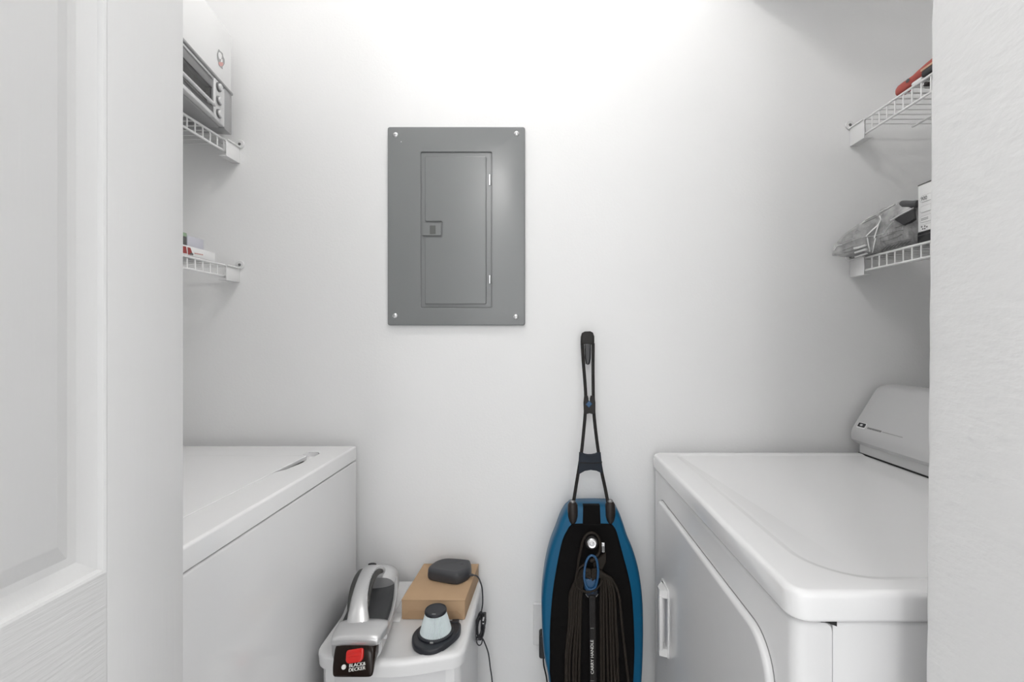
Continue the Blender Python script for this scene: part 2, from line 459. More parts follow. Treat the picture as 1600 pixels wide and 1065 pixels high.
# ------------------------------------------------------------------ wire shelves
def wire_shelf(side, zt, lip, label, platez, px_plate):
    """side -1 left wall, +1 right wall; zt deck height; lip height of the front edge"""
    xf = -0.838 if side < 0 else 0.868
    xw = XL + .004 if side < 0 else XR - .004
    root = thing('wire_shelf', (xw, W, zt), label, 'shelf', 'white wire shelves on the side walls')
    y0, y1 = 0.515, 1.246
    r = 0.0019
    zt_ = zt - r
    # the cross wires: deck wire bent down over the front lip
    n = int((y1 - y0) / .0254)
    first = None
    for i in range(n + 1):
        y = y1 - .010 - i * .0254
        if first is None:
            pts = [(xw, y, zt_), (xf + side * .006, y, zt_), (xf + side * .0018, y, zt_ - .0012), (xf, y, zt_ - .006), (xf, y, zt_ - lip)]
            first = MB().tube(pts, r, 6).build('cross_wire', 'wire', root); yb = y
        else:
            c = first.copy(); COL.objects.link(c); c.parent = root; c.location = (0, y - yb, 0)
    for nm, x, z, rr in (('front_rail', xf - side * .0010, zt_ - .0010, .0029), ('front_rail', xf - side * .0008, zt_ - lip, .0029),
                         ('deck_rail', xf + side * .155, zt_ - .0045, .0026), ('deck_rail', xw - side * .02, zt_ - .0045, .0026)):
        MB().tube([(x, y0, z), (x, y1, z)], rr, 8).build(nm, 'wire', root)
    # end brackets on the back wall and on the front wall
    xp = px_plate
    for far in (True, False):
        ya, yb2 = (1.205, W - .0005) if far else (FY1 + .0005, FY1 + .055)
        pz1, pz0 = platez
        b = MB()
        b.box((min(xp, xp + side * .003), ya, pz0), (max(xp, xp + side * .003), yb2, pz1), .0012)
        b.box((min(xp + side * .0006, xp + side * .022), ya + .0006, pz0 + .0006), (max(xp + side * .0006, xp + side * .022), yb2, pz0 + .0034), .001)
        br = b.build('end_bracket', 'plastic_w', root)
        yy = (W - .0005) if far else FY1 + .0005; sg = -1 if far else 1
        cz = pz1 + .009; cxx = xp - side * .001
        tb = MB()
        pl = [(cxx + .012 * math.cos(a), cz + .012 * math.sin(a)) for a in [2 * math.pi * k / 20 for k in range(20)]]
        tb.slab(pl, 0, .004, .0015, mx=axes((0, yy, 0), (1, 0, 0), (0, 0, 1), (0, sg, 0)))
        tb.box((min(xp - side * .004, xp + side * .004), min(ya, yb2), pz1 - .002), (max(xp - side * .004, xp + side * .004), max(ya, yb2), pz1 + .0015), .0008)
        tb.build('mounting_tab', 'plastic_w', br)
        MB().lathe([(0, 0), (.004, 0), (.003, .0018), (0, .0022)], 12, axes((cxx, yy + sg * .004, cz), (1, 0, 0), (0, 0, 1), (0, sg, 0))).build('screw', 'screw', br)
    return root
wire_shelf(-1, 1.754, .031, 'white wire shelf on the left wall carrying the toaster oven', (1.750, 1.706), -.827)
wire_shelf(-1, 1.420, .030, 'white wire shelf on the left wall, below the toaster oven', (1.417, 1.377), -.827)
wire_shelf(1, 1.808, .040, 'white wire shelf on the right wall with the red tool, uppermost', (1.803, 1.753), .860)
wire_shelf(1, 1.4395, .034, 'white wire shelf on the right wall holding the clear plastic bag', (1.4386, 1.391), .860)

# ------------------------------------------------------------------ toaster oven on the upper left shelf
C0 = Vector((-.8156, 1.181, 0)); U = Vector((.19, -.98, 0)).normalized(); N = Vector((.98, .19, 0)).normalized()
TO = axes(C0, U, N, (0, 0, 1))           # local x along the front towards the door, y out of the front, z up
to = thing('toaster_oven', (-.85, 1.05, 1.754), 'small silver toaster oven with three knobs and a glass door on the upper left shelf', 'toaster oven')
ZB, ZT = 1.764, 1.878
b = MB().box((-.040, -.20, ZB + .004), (.30, -.012, ZT - .004), .006, 3, TO)
b.box((-.0405, -.185, ZB + .0032), (-.0016, -.0006, ZT - .0032), .002, 2, TO)
b.build('body', 'oven_body', to)
MB().box((-.043, -.203, ZT - .0055), (.303, .003, ZT + .003), .004, 3, TO).build('top_cover', 'oven_body', to)
MB().box((-.001, -.0125, ZB + .006), (.050, .000, ZT - .006), .003, 3, TO).build('control_panel', 'oven', to)
MB().box((.050, -.0125, ZT - .0125), (.30, -.001, ZT - .0065), .0015, 2, TO).build('front_bezel', 'oven', to)
MB().box((.050, -.0125, ZB + .006), (.30, .001, ZB + .016), .002, 2, TO).build('front_bezel', 'oven', to)
dr_ = MB().box((.0515, -.0125, ZT - .036), (.299, -.003, ZT - .013), .0015, 2, TO)
dr_.box((.0515, -.0125, ZB + .0165), (.299, -.003, ZB + .034), .0015, 2, TO)
dr_.box((.0515, -.0125, ZB + .034), (.0565, -.003, ZT - .036), .001, 2, TO)
dr_ = dr_.build('oven_door', 'oven_dk', to)
MB().box((.056, -.0075, ZB + .033), (.299, -.0050, ZT - .035), mx=TO).build('window_glass', 'glass', dr_)
hb = MB().tube([TO @ X((.060, .004, ZB + .034)), TO @ X((.298, .004, ZB + .034))], .0042, 10)
for u_ in (.075, .285): hb.box((u_ - .004, -.004, ZB + .031), (u_ + .004, .004, ZB + .037), mx=TO)
hb.build('door_handle', 'oven', dr_)
rk = MB()
for k in range(22):
    u_ = .062 + k * .0108; rk.tube([TO @ X((u_, -.0108, ZB + .036)), TO @ X((u_ + .012, -.0108, ZT - .040))], .0010, 5)
rk.tube([TO @ X((.057, -.0108, ZB + .058)), TO @ X((.298, -.0108, ZB + .058))], .0022, 5)
rk.build('wire_rack', 'oven', to)
for z in (1.8565, 1.8225, 1.7895):
    mx = axes(TO @ X((.0330, 0, z)), U, (0, 0, 1), N)
    k_ = MB().lathe([(0, .0005), (.0112, .0005), (.0112, .003), (.0098, .0042), (0, .0042)], 28, mx).build('knob_ring', 'oven_dk', to)
    MB().lathe([(0, .003), (.0088, .003), (.0085, .0062), (.0076, .0075), (0, .0076)], 28, mx).build('knob', 'oven', k_)
MB().lathe([(0, 0), (.0018, 0), (.0015, .001), (0, .001)], 10, axes(TO @ X((.0085, .0, 1.8665)), U, (0, 0, 1), N)).build('indicator_lamp', 'oven_dk', to)
for u_, n_ in ((.03, -.06), (.28, -.06), (-.02, -.17), (.28, -.17)):
    MB().lathe([(0, 1.7545), (.008, 1.7545), (.009, ZB + .006), (0, ZB + .006)], 14, Matrix.Translation((TO @ X((u_, n_, 0))))).build('foot', 'oven_body', to)

# white box on top of the oven, with a small printed emblem
wb = thing('storage_box', (-.87, 1.12, ZT + .003), 'plain white box with a small red and grey emblem on top of the toaster oven', 'box')
zt0 = ZT + .0035; zt1 = zt0 + .150
MB().box((-.040, -.19, zt0), (.29, -.0012, zt1), .002, 2, TO).build('carton_body', 'paper_w', wb)
def on_box(px, py):
    # hit the box front plane
    o = Vector((0, 0, CAM_Z)); d = Vector(((px - CX) / F, 1, (CY - py) / F))
    p0 = TO @ X((0, -.0012, 0)); t = (p0 - o).dot(N) / d.dot(N); return o + d * t
def emblem(pts, off, name, m):
    P = [on_box(p.x, p.y) for p in smooth_line([(a, c, 0) for a, c in pts], 3, True)]
    n = len(P); v = [p + N * off for p in P] + [p + N * (off - .0004) for p in P]
    b = MB().add(v, [list(range(n)), list(range(2 * n - 1, n - 1, -1))] + [[i, (i + 1) % n, n + (i + 1) % n, n + i] for i in range(n)])
    b.build(name, m, wb)
emblem([(341.5, 77), (344, 80), (347.5, 83), (348.5, 88), (350.5, 93), (350.5, 99), (349, 102), (347.5, 104.5), (347.5, 108), (344.5, 105), (341.8, 102), (341, 97), (339.5, 92), (339, 85), (340, 81)], .0006, 'emblem_print', 'print_pale')
emblem([(341, 82), (343.5, 82), (346, 86), (345.5, 91), (343, 92.5), (341, 88)], .0009, 'emblem_highlight', 'paper_w')
emblem([(345.5, 92), (347, 93), (347, 97), (344.5, 97)], .0009, 'emblem_highlight', 'paper_w')
emblem([(341.5, 97), (347.5, 97.5), (348, 101), (345.5, 103.5), (342, 101.5)], .0010, 'emblem_red', 'pink')

# ------------------------------------------------------------------ small boxes on the lower left shelf
zs = 1.4205
mb = thing('carton', (-.86, 1.08, zs), 'slim white carton with a red corner print at the front of the lower left shelf', 'box')
MB().box((-.905, .99, zs), (-.8355, 1.174, zs + .0225), .0008, 2).build('carton_body', 'paper_w', mb)
def facex(x, quads, name, m, parent, t=.0004):
    b = MB()
    for q in quads:
        n = len(q); v = [(x, y, z) for y, z in q] + [(x - t, y, z) for y, z in q]
        if x > 0: v = [(x, y, z) for y, z in q] + [(x + t, y, z) for y, z in q]
        b.add(v, [list(range(n)), list(range(2 * n - 1, n - 1, -1))] + [[i, (i + 1) % n, n + (i + 1) % n, n + i] for i in range(n)])
    return b.build(name, m, parent)
yz = lambda px, py, x: ((x * F / (px - CX)), CAM_Z + (CY - py) / F * (x * F / (px - CX)))
xq = -.8351
facex(xq, [[yz(285, 384, xq), yz(291, 385, xq), yz(292.5, 396, xq), yz(285, 395, xq)], [yz(293, 386, xq), yz(297.5, 387, xq), yz(302, 399, xq), yz(294, 397.5, xq)]], 'red_print', 'red', mb)
facex(xq + .0003, [[yz(296.5, 396, xq), yz(299, 394.5, xq), yz(301.8, 396, xq), yz(301.8, 398.8, xq), yz(297, 398, xq)]], 'black_print', 'dkgrey', mb)
facex(xq, [[yz(a, c, xq), yz(b_, c + (b_ - a) * .2, xq), yz(b_, c + (b_ - a) * .2 + 1.7, xq), yz(a, c + 1.7, xq)] for a, b_, c in ((304, 307.5, 394.6), (308, 311, 395.3), (311.5, 314.5, 396), (315, 317.3, 396.6))], 'lettering', 'pink', mb)
lb_ = thing('small_box', (-.86, 1.108, zs + .023), 'pale lilac small box lying on the slim white carton', 'box')
MB().box((-.90, 1.090, zs + .0232), (-.842, 1.143, zs + .049), .0008, 2).build('box_body', 'lilac', lb_)
gb = thing('small_box', (-.86, 1.05, zs + .023), 'dark grey small box with a green top band beside the lilac box', 'box')
MB().box((-.89, 1.010, zs + .0232), (-.841, 1.087, zs + .044), .0008, 2).build('box_body', 'dkgrey', gb)
MB().box((-.89, 1.010, zs + .044), (-.841, 1.087, zs + .053), .0008, 2).build('top_band', 'green', gb)

# ------------------------------------------------------------------ red tool and a dark case on the upper right shelf
zs = 1.8085
rt = thing('hand_tool', (.88, 1.04, zs), 'red handled hand tool with a dark jaw on the upper right shelf', 'tool')
sec = []
def ell(c, a, e, n=16):                       # ellipse ring in the x-z plane at distance c.y
    return [(c[0] + a * math.copysign(abs(math.cos(t)) ** .7, math.cos(t)), c[1], c[2] + e * math.copysign(abs(math.sin(t)) ** .7, math.sin(t))) for t in [2 * math.pi * k / n for k in range(n)]]
for y, zc, e, a in ((1.1085, .013, .004, .005), (1.107, .013, .0105, .011), (1.100, .0135, .0125, .013), (1.085, .0145, .0125, .013), (1.070, .0155, .0115, .012), (1.058, .0175, .0095, .011), (1.045, .0205, .0095, .011), (1.020, .0235, .0100, .011), (.99, .0255, .0105, .012), (.94, .0255, .010, .012), (.935, .0255, .004, .005)):
    sec.append(ell((.878, y, zs + zc), a, e))
MB().loft(sec).build('handle', 'red2', rt)
MB().ball((.8655, 1.068, zs + .0185), (.002, .0055, .0042), 12).build('emblem', 'dkgrey', rt)
MB().box((.866, .97, zs + .0175), (.884, 1.034, zs + .0235), .002, 2).build('wooden_scale', 'tan', rt)
MB().box((.865, .955, zs + .003), (.888, 1.031, zs + .0175), .004, 2).build('jaw', 'black', rt)
MB().box((.868, 1.033, zs + .001), (.888, 1.062, zs + .009), .003, 2).build('white_guard', 'plastic_w', rt)
kc = thing('flat_case', (.98, 1.0, zs), 'flat black case lying behind the red hand tool', 'case')
MB().box((.905, .93, zs + .0003), (1.12, 1.072, zs + .020), .004, 2).build('case_body', 'black', kc)
MB().box((.9045, .9295, zs + .0085), (1.1205, 1.0725, zs + .0100), .0005, 1).build('case_seam', 'dkgrey', kc)

# ------------------------------------------------------------------ lower right shelf: plastic bag, black box, white carton
zs = 1.440
bag = thing('plastic_bag', (.87, 1.12, zs), 'clear plastic bag of grey ribbed goods overhanging the lower right shelf', 'bag')
stations = [  # y, front x, top z, bottom z
    (1.243, .800, 1.456, 1.446), (1.236, .797, 1.480, 1.443), (1.222, .812, 1.511, 1.4415), (1.20, .830, 1.529, 1.4415),
    (1.17, .840, 1.542, 1.4415), (1.14, .847, 1.552, 1.4415), (1.10, .851, 1.555, 1.4415), (1.08, .853, 1.546, 1.4415), (1.062, .856, 1.536, 1.4415), (1.055, .862, 1.50, 1.4415)]
def bag_ring(y, xf, zt, zb, gap, n=40, amp=0.0):
    out = []; xb = .965; cx = (xf + xb) / 2; cz = (zt + zb) / 2; a = (xb - xf) / 2 - gap; e = (zt - zb) / 2 - gap * .6
    for k in range(n):
        t = 2 * math.pi * k / n
        ca, sa = math.cos(t), math.sin(t)
        x = cx + a * math.copysign(abs(ca) ** .42, ca); z = cz + e * math.copysign(abs(sa) ** .55, sa)
        if amp:
            d = amp * noise.noise((x * 24, y * 60, z * 40))
            z += d * .7 * (1 if sa > -.4 else 0); x += d * .8
        out.append((x, y, z))
    return out
def interp(st, y):
    for a, b_ in zip(st, st[1:]):
        if b_[0] <= y <= a[0]:
            t = (a[0] - y) / (a[0] - b_[0] + 1e-9); return tuple(a[i] + (b_[i] - a[i]) * t for i in range(4))
    return st[-1]
# grey ribbed contents
rings = []
ys = [1.240 - i * (1.240 - 1.062) / 70 for i in range(71)]
for i, y in enumerate(ys):
    _, xf, zt, zb = interp(stations, y)
    rib = .0012 * math.sin(i * 2 * math.pi / 3.5)
    taper = min(1, (i + 2) / 10)
    rings.append(bag_ring(y, xf + .004 + rib, zt - .0025 - (1 - taper) * .004, zb + .001, .0015, 40, .0022))
MB().loft(rings).build('ribbed_contents', 'bagfill', bag, sharp=60)
# dark pieces in the open mouth of the bag
rr_ = MB().tube([at(1409, 317, 1.085), at(1414, 319, 1.076), at(1425, 319.5, 1.062), at(1434, 318, 1.050)], [.006, .009, .009, .008], 10)
rr_.build('rolled_grey_sleeve', 'vaccav', bag)
rings = []
for i in range(49):
    y = 1.243 - i * (1.243 - 1.058) / 48
    _, xf, zt, zb = interp(stations, y)
    rings.append(bag_ring(y, xf, zt, zb, 0, 48, .0035 if 3 < i else .001))
fm = MB().loft(rings)
from mathutils.bvhtree import BVHTree
tree = BVHTree.FromPolygons(fm.v, fm.f)
def on_bag(px, py, off=.0012):
    d = Vector(((px - CX) / F, 1, (CY - py) / F)).normalized(); h = tree.ray_cast(Vector((0, 0, CAM_Z)), d)[0]
    if h is None: h = tree.find_nearest(at(px, py, 1.14))[0]
    return h - d * off
fm.build('film', 'film', bag, sharp=180)
def strips(lists, r, name, m, flat=.45, off=.0012, n=6):
    b = MB()
    for pts in lists: b.tube(smooth_line([on_bag(px, py, off) for px, py in pts], 3), r, n, flat=flat)
    return b.build(name, m, bag, sharp=60)
strips([[(1335, 388), (1345, 385.5), (1353, 382.5)], [(1336, 394.5), (1345, 391.5), (1354, 389)], [(1337, 401), (1346, 398.5), (1354.5, 395.5)]], .0036, 'white_stick', 'plastic_w', .8, .004, 8)
strips([[(1374, 337), (1376, 343), (1371, 352), (1362, 360), (1353, 369)], [(1373, 350), (1369, 362), (1366, 372)], [(1355, 371), (1357, 382), (1359, 393)], [(1368, 372), (1365.5, 383), (1363, 394)]], .0022, 'crease_highlight', 'plastic_w', .4)  # white strips stand in for highlights on the film, here and next line
strips([[(1317, 381), (1332, 375), (1350, 370), (1368, 368), (1384, 363)], [(1303, 391), (1308, 384), (1316, 382)], [(1380, 367), (1388, 354), (1396, 345)]], .0011, 'crease_highlight', 'plastic_w', .5)
strips([[(1392, 344), (1404, 337.5), (1416, 331), (1427, 325)]], .0028, 'film_edge', 'plastic_w', .5, .006)
strips([[(1347, 349.5), (1358, 344), (1371, 338)], [(1352, 344.5), (1360, 340), (1368, 336.5)], [(1374, 333), (1386, 327), (1399, 319.5)]], .0008, 'fold_line', 'dkgrey', .6, .002)
strips([[(1376, 378), (1390, 374.5), (1402, 370), (1409, 366)], [(1374, 373), (1386, 368), (1398, 364)], [(1391, 364), (1402, 361), (1411, 359)], [(1386, 383), (1402, 378), (1424, 373.5)], [(1316, 391), (1326, 388), (1333, 385)], [(1319, 395), (1327, 393), (1334, 391)], [(1398, 356), (1410, 352), (1424, 345)]], .0008, 'rib_line', 'dkgrey', .6)
strips([[(1378 + k * 6.2, 391.5 - k * 1.55), (1381 + k * 6.2, 388.5 - k * 1.55), (1385 + k * 6.2, 385.5 - k * 1.55)] for k in range(7)], .0011, 'stitching', 'dkgrey', .7)
b = MB(); q = [on_bag(px, py, .008) for px, py in ((1397.5, 343), (1404, 338), (1416, 332), (1427.5, 326), (1427.5, 342), (1420, 347), (1411, 351.5), (1406, 348))]
n = len(q); v = q + [p + Vector((.012, .006, 0)) for p in q]
b.add(v, [list(range(n)), list(range(2 * n - 1, n - 1, -1))] + [[i, (i + 1) % n, n + (i + 1) % n, n + i] for i in range(n)])
b.build('black_insert', 'blackg', bag, sharp=20)

bb = thing('flat_box', (.93, .97, zs), 'flat black box under the white carton on the lower right shelf', 'box')
MB().box((.872, .88, zs + .0003), (1.06, 1.049, zs + .0250), .002, 2).build('box_body', 'blackg', bb)
MB().box((.8715, .8795, zs + .017), (1.0605, 1.0495, zs + .0182), .0004, 1).build('lid_seam', 'dkgrey', bb)
wc = thing('carton', (.93, .97, zs + .026), 'white carton printed with rounded labels standing beside the clear plastic bag', 'box')
zc0 = zs + .0258; zc1 = 1.573; xc = .872
MB().box((xc, .90, zc0), (1.03, 1.0465, zc1), .0008, 2).build('carton_body', 'paper_w', wc)
MB().box((xc - .0006, .8995, zc1 - .0018), (1.031, 1.047, zc1 + .0012), .0004, 1).build('dark_top_edge', 'dkgrey', wc)
TM = axes((xc - .0004, 0, 0), (0, -1, 0), (0, 0, 1), (-1, 0, 0))      # text plane facing the room
def pill(y, z, wd, h, name, m, off=0): MB().slab(rrect(-y, z - h / 2, -y + wd, z + h / 2, h * .48, 5), -.0002 + off, .0004 + off, 0, mx=TM).build(name, m, wc)
for z in (1.5385, 1.5150, 1.4925, 1.4725):
    pill(1.041, z, .060, .0150, 'label_outline', 'print_pale')
    pill(1.0404, z, .0588, .0138, 'label_pill', 'plastic_w', .0003)
text('900', .0125, 'print_grey', 'lettering', wc, TM @ Matrix.Translation((-1.0375, 1.5385, .0009)), xs=.9, align='LEFT')
facex(xc - .0012, [[(1.037, 1.4945 - k), (1.018, 1.4945 - k), (1.018, 1.4932 - k), (1.037, 1.4932 - k)] for k in (0, .003)], 'lettering', 'print_grey', wc)
facex(xc - .0012, [[(y, z), (y - .004, z), (y - .004, z - .0035), (y, z - .0035)] for y, z in ((1.037, 1.4775), (1.0345, 1.4722), (1.029, 1.4772), (1.029, 1.4718), (1.0235, 1.4745))], 'icon', 'print_grey', wc)

# ------------------------------------------------------------------ washing machine on the left
wm = thing('washing_machine', (-.81, .89, 0), 'white top loading washing machine against the left wall', 'washing machine')
WX, WY0, WY1, WZ = -.4935, .545, 1.235, .9317
WB = -1.13
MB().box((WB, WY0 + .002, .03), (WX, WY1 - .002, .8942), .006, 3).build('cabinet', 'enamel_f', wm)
MB().box((WB + .004, WY0 + .006, .890), (WX - .004, WY1 - .006, .90), 0).build('seam_gasket', 'seam', wm)
# top: a ring of panels round the lid opening, with a finger notch at the far front corner of the lid
LX, LY0, LY1 = -.5735, .60, 1.132         # lid front edge and ends
LB = -.985
b = MB()
nt_ = [(LX, LY0), (LX, .985), (-.5600, 1.010), (-.5535, 1.060), (-.5535, 1.150), (-.5660, 1.166), (-.590, 1.166), (-.590, LY1), (LB, LY1), (LB, LY0)]
out = [(WX, WY0), (WX, WY1), (WB, WY1), (WB, WY0)]
zt_, zb_ = WZ, .8965
rimo = rrect(WB, WY0, WX, WY1, .006, 3)
b.loft([[(x, y, zb_) for x, y in rimo], [(x, y, zt_ - .005) for x, y in rimo]] + [[(x, y, zt_ - .005 * (1 - math.sin(a))) for x, y in inset(rimo, .005 * (1 - math.cos(a)))] for a in [math.pi / 2 * k / 4 for k in range(1, 5)]] + [[(x, y, zt_) for x, y in inset(rimo, .0055)]], cap=False)
bm = bmesh.new()
o_ = [bm.verts.new((x, y, zt_)) for x, y in inset(rimo, .0055)]; i_ = [bm.verts.new((x, y, zt_)) for x, y in nt_]
es = [bm.edges.new((o_[k], o_[(k + 1) % len(o_)])) for k in range(len(o_))] + [bm.edges.new((i_[k], i_[(k + 1) % len(i_)])) for k in range(len(i_))]
bmesh.ops.triangle_fill(bm, use_beauty=True, edges=es)
b.bm(bm)
b.loft([[(x, y, zt_) for x, y in nt_], [(x, y, zt_ - .016) for x, y in nt_]], cap=False)
b.build('top_panel', 'enamel', wm, sharp=40)
fl = MB()                                  # sloping floor of the notch and dark slot below the lid lip
fl.add([(-.5530, .985, zt_ - .002), (-.5530, 1.168, zt_ - .011), (-.5640, 1.168, zt_ - .011), (-.5640, .985, zt_ - .003)], [[0, 1, 2, 3]])
fl.add([(-.5640, LY1 - .014, zt_ - .011), (-.5640, 1.168, zt_ - .011), (-.592, 1.168, zt_ - .011), (-.592, LY1 - .014, zt_ - .011)], [[0, 1, 2, 3]])
fl.build('notch_floor', 'enamel', wm)
MB().box((LB + .01, LY0 + .01, zt_ - .030), (LX + .0044, LY1 - .012, zt_ - .0118)).build('lid_well', 'gap', wm)
ld = MB()
lid = rrect(LB + .0015, LY0 + .0015, LX - .0015, LY1 - .0015, .004, 3)
ld.slab(lid, zt_ - .0085, zt_ + .0006, .0018)
ld.build('lid', 'enamel', wm)
# console behind the lid
cp = [(WB, .9305), (-.99, .9305), (-1.03, 1.03), (-1.05, 1.06), (-1.10, 1.065), (WB, 1.06)]
MB().loft([[(x, y, z) for x, z in cp] for y in (WY0 + .004, WY1 - .08)]).build('console', 'console', wm)
for x in (-.53, -1.09):
    for y in (WY0 + .05, WY1 - .05):
        MB().lathe([(0, 0), (.02, 0), (.022, .01), (.012, .015), (.012, .032), (0, .032)], 16, Matrix.Translation((x, y, 0))).build('foot', 'black', wm)

# ------------------------------------------------------------------ clothes dryer on the right
dm = thing('clothes_dryer', (.65, .9, 0), 'white front loading clothes dryer with a grey console against the right wall', 'dryer')
DX0, DXB, DY0_, DY1_, DZ = .3055, 1.0, .5485, 1.238, .9143
# body panels
front = rrect(.3115, .5545, .3575, 1.232, [.016, .0005, .0005, .016], 6)
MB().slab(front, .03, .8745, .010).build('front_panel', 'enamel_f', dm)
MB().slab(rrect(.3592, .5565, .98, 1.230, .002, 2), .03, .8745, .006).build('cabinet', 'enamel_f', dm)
MB().box((.355, .560, .03), (.361, 1.226, .873)).build('panel_seam', 'gap', dm)
MB().slab(rrect(.318, .562, .97, 1.226, .012, 4), .870, .8775, 0).build('top_gasket', 'seam', dm)
# top: rounded rim, shallow recessed field
to_ = rrect(DX0, DY0_, DXB, DY1_, .026, 8)
rings = [[(x, y, .8775) for x, y in inset(to_, .004)], [(x, y, .8795) for x, y in inset(to_, .001)], [(x, y, .8825) for x, y in to_], [(x, y, DZ - .008) for x, y in inset(to_, .001)]]
for k in range(1, 7):
    a = math.pi / 2 * k / 6
    rings.append([(x, y, DZ - .008 * (1 - math.sin(a))) for x, y in inset(to_, .001 + .008 * (1 - math.cos(a)))])
rings.append([(x, y, DZ) for x, y in inset(to_, .0105)])
MBt = MB().loft(rings, cap=False)
oring = rings[-1]
n = len(oring)
fin = rrect(DX0 + .052, DY0_ + .030, DXB - .05, DY1_ - .02, [.085, .03, .03, .03], 8)
fin2 = inset(fin, .014)
MBt.loft([oring, [(x, y, DZ) for x, y in fin], [(x, y, DZ - .0005) for x, y in inset(fin, .003)], [(x, y, DZ - .0022) for x, y in inset(fin, .011)], [(x, y, DZ - .0028) for x, y in fin2]], cap=False)
MBt.add([(x, y, DZ - .0028) for x, y in fin2], [list(range(len(fin2)))])
MBt.add([(x, y, .8775) for x, y in inset(to_, .004)], [list(range(n))])
MBt.build('top_panel', 'enamel', dm, sharp=50)
# small dark notch where the front panel meets the side under the top
MB().add([(.349, .5542, .8760), (.363, .5542, .8760), (.363, .5542, .8705), (.349, .564, .8760), (.363, .564, .8760), (.363, .564, .8705)], [[0, 1, 2], [3, 5, 4], [0, 3, 4, 1], [1, 4, 5, 2], [2, 5, 3, 0]]).build('corner_gap', 'gap', dm)
# door, raised with a rounded rim, plane facing the washer
DM = axes((.3115, 0, 0), (0, 1, 0), (0, 0, 1), (-1, 0, 0))
dro = rrect(.600, .24, 1.163, .8155, [.045, .012, .024, .058], 10)
dd = MB().slab(inset(dro, -.0015), -.001, .0008, 0, mx=DM)
dd.build('door_gasket', 'seam', dm)
dd = MB().slab(dro, .0005, .0105, .006, seg=5, mx=DM)
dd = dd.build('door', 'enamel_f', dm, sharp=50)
hd = MB()
# pull handle: base plate with two ramped ends and a raised grip bar
hy0, hy1, hz0, hz1 = 1.052, 1.112, .478, .640
hd.slab(rrect(hy0, hz0, hy1, hz1, .008, 4), .0102, .0132, .001, mx=DM)
hd.slab(rrect(hy0 + .032, hz0 + .004, hy1 - .004, hz1 - .004, .006, 4), .0125, .0165, .001, mx=DM)
def ramp(za, zb):
    pr = [(hy0 + .004, .0125), (hy0 + .010, .030), (hy0 + .026, .030), (hy1 - .006, .0125)]
    hd.loft([[(y, z, q) for y, q in pr] for z in (za, zb)], mx=DM)
ramp(hz0 + .004, hz0 + .022); ramp(hz1 - .022, hz1 - .004)
hd.box((hy0 + .006, hz0 + .018, .022), (hy0 + .020, hz1 - .018, .031), .003, 2, DM)
hd.build('handle', 'plastic_w', dd)
# console
prof = [(.8670, .9385), (.8585, .9400), (.8500, .9435), (.8445, .9520), (.8445, .9660), (.8480, .9780), (.8546, .9890), (.9137, 1.0860), (.9200, 1.0925), (.9276, 1.0958), (.9467, 1.0990), (.985, 1.0970), (1.000, 1.085), (1.004, .9385)]
cy0, cy1 = .56, 1.236
b = MB()
rings = []
cxm = .93; czm = 1.0
for y, k in ((cy0, .965), (cy0 + .003, .985), (cy0 + .008, 1), (cy1 - .008, 1), (cy1 - .003, .985), (cy1, .965)):
    rings.append([(cxm + (x - cxm) * k, y, czm + (z - czm) * k) for x, z in prof])
b.loft(rings)
cn = b.build('console', 'console', dm, sharp=28)
MB().box((.8665, cy0 + .01, DZ - .001), (.995, cy1 - .006, .9400), .001, 1).build('console_base', 'plastic_w', dm)
MB().box((.8645, cy0 + .008, DZ - .0026), (.8700, cy1 - .004, DZ + .0012)).build('console_seam', 'gap', dm)
# sloping console face: u towards the viewer, v up the slope
sl = Vector((.9137 - .8546, 0, 1.0860 - .9890)).normalized()
nn = Vector((-sl.z, 0, sl.x))
CM = axes((.8546, 0, .9890), (0, -1, 0), sl, nn)
cb = MB().slab(rrect(-1.221, -.0055, -1.190, .0115, .003, 4), -.001, .0012, .0004, mx=CM).build('badge_frame', 'plastic_w', cn)
MB().slab(rrect(-1.219, -.0020, -1.193, .0098, .0022, 4), .0006, .0018, .0004, mx=CM).build('badge', 'badge', cn)
MB().slab(rrect(-1.211, .001, -1.202, .0065, .002, 4), .0015, .0021, .0002, mx=CM).build('badge_mark', 'console', cn)
b = MB(); u = -1.184
for k, wd in enumerate((.005, .0045, .006, .0045, .005, .0045, .0045, .005, .004, .0045)):
    b.slab(rrect(u, -.0015, u + wd * .8, .0032, .0004, 1), -.0002, .0003, 0, mx=CM); u += wd * 1.02
b.build('lettering', 'print_grey', cn)
b = MB(); u += .003
for k in range(24):
    wd = random.uniform(.002, .0036); b.slab(rrect(u, -.0002, u + wd * .75, .0017, .0002, 1), -.0002, .0003, 0, mx=CM); u += wd
b.build('lettering', 'print_pale', cn)
for y in (.75, .92): MB().lathe([(0, 0), (.024, 0), (.022, .018), (.018, .02), (0, .02)], 28, CM @ Matrix.Translation((-y, .06, 0))).build('knob', 'plastic_w', cn)
for x in (.35, .94):
    for y in (.60, 1.19):
        MB().lathe([(0, 0), (.02, 0), (.022, .01), (.012, .015), (.012, .032), (0, .032)], 16, Matrix.Translation((x, y, 0))).build('foot', 'black', dm)

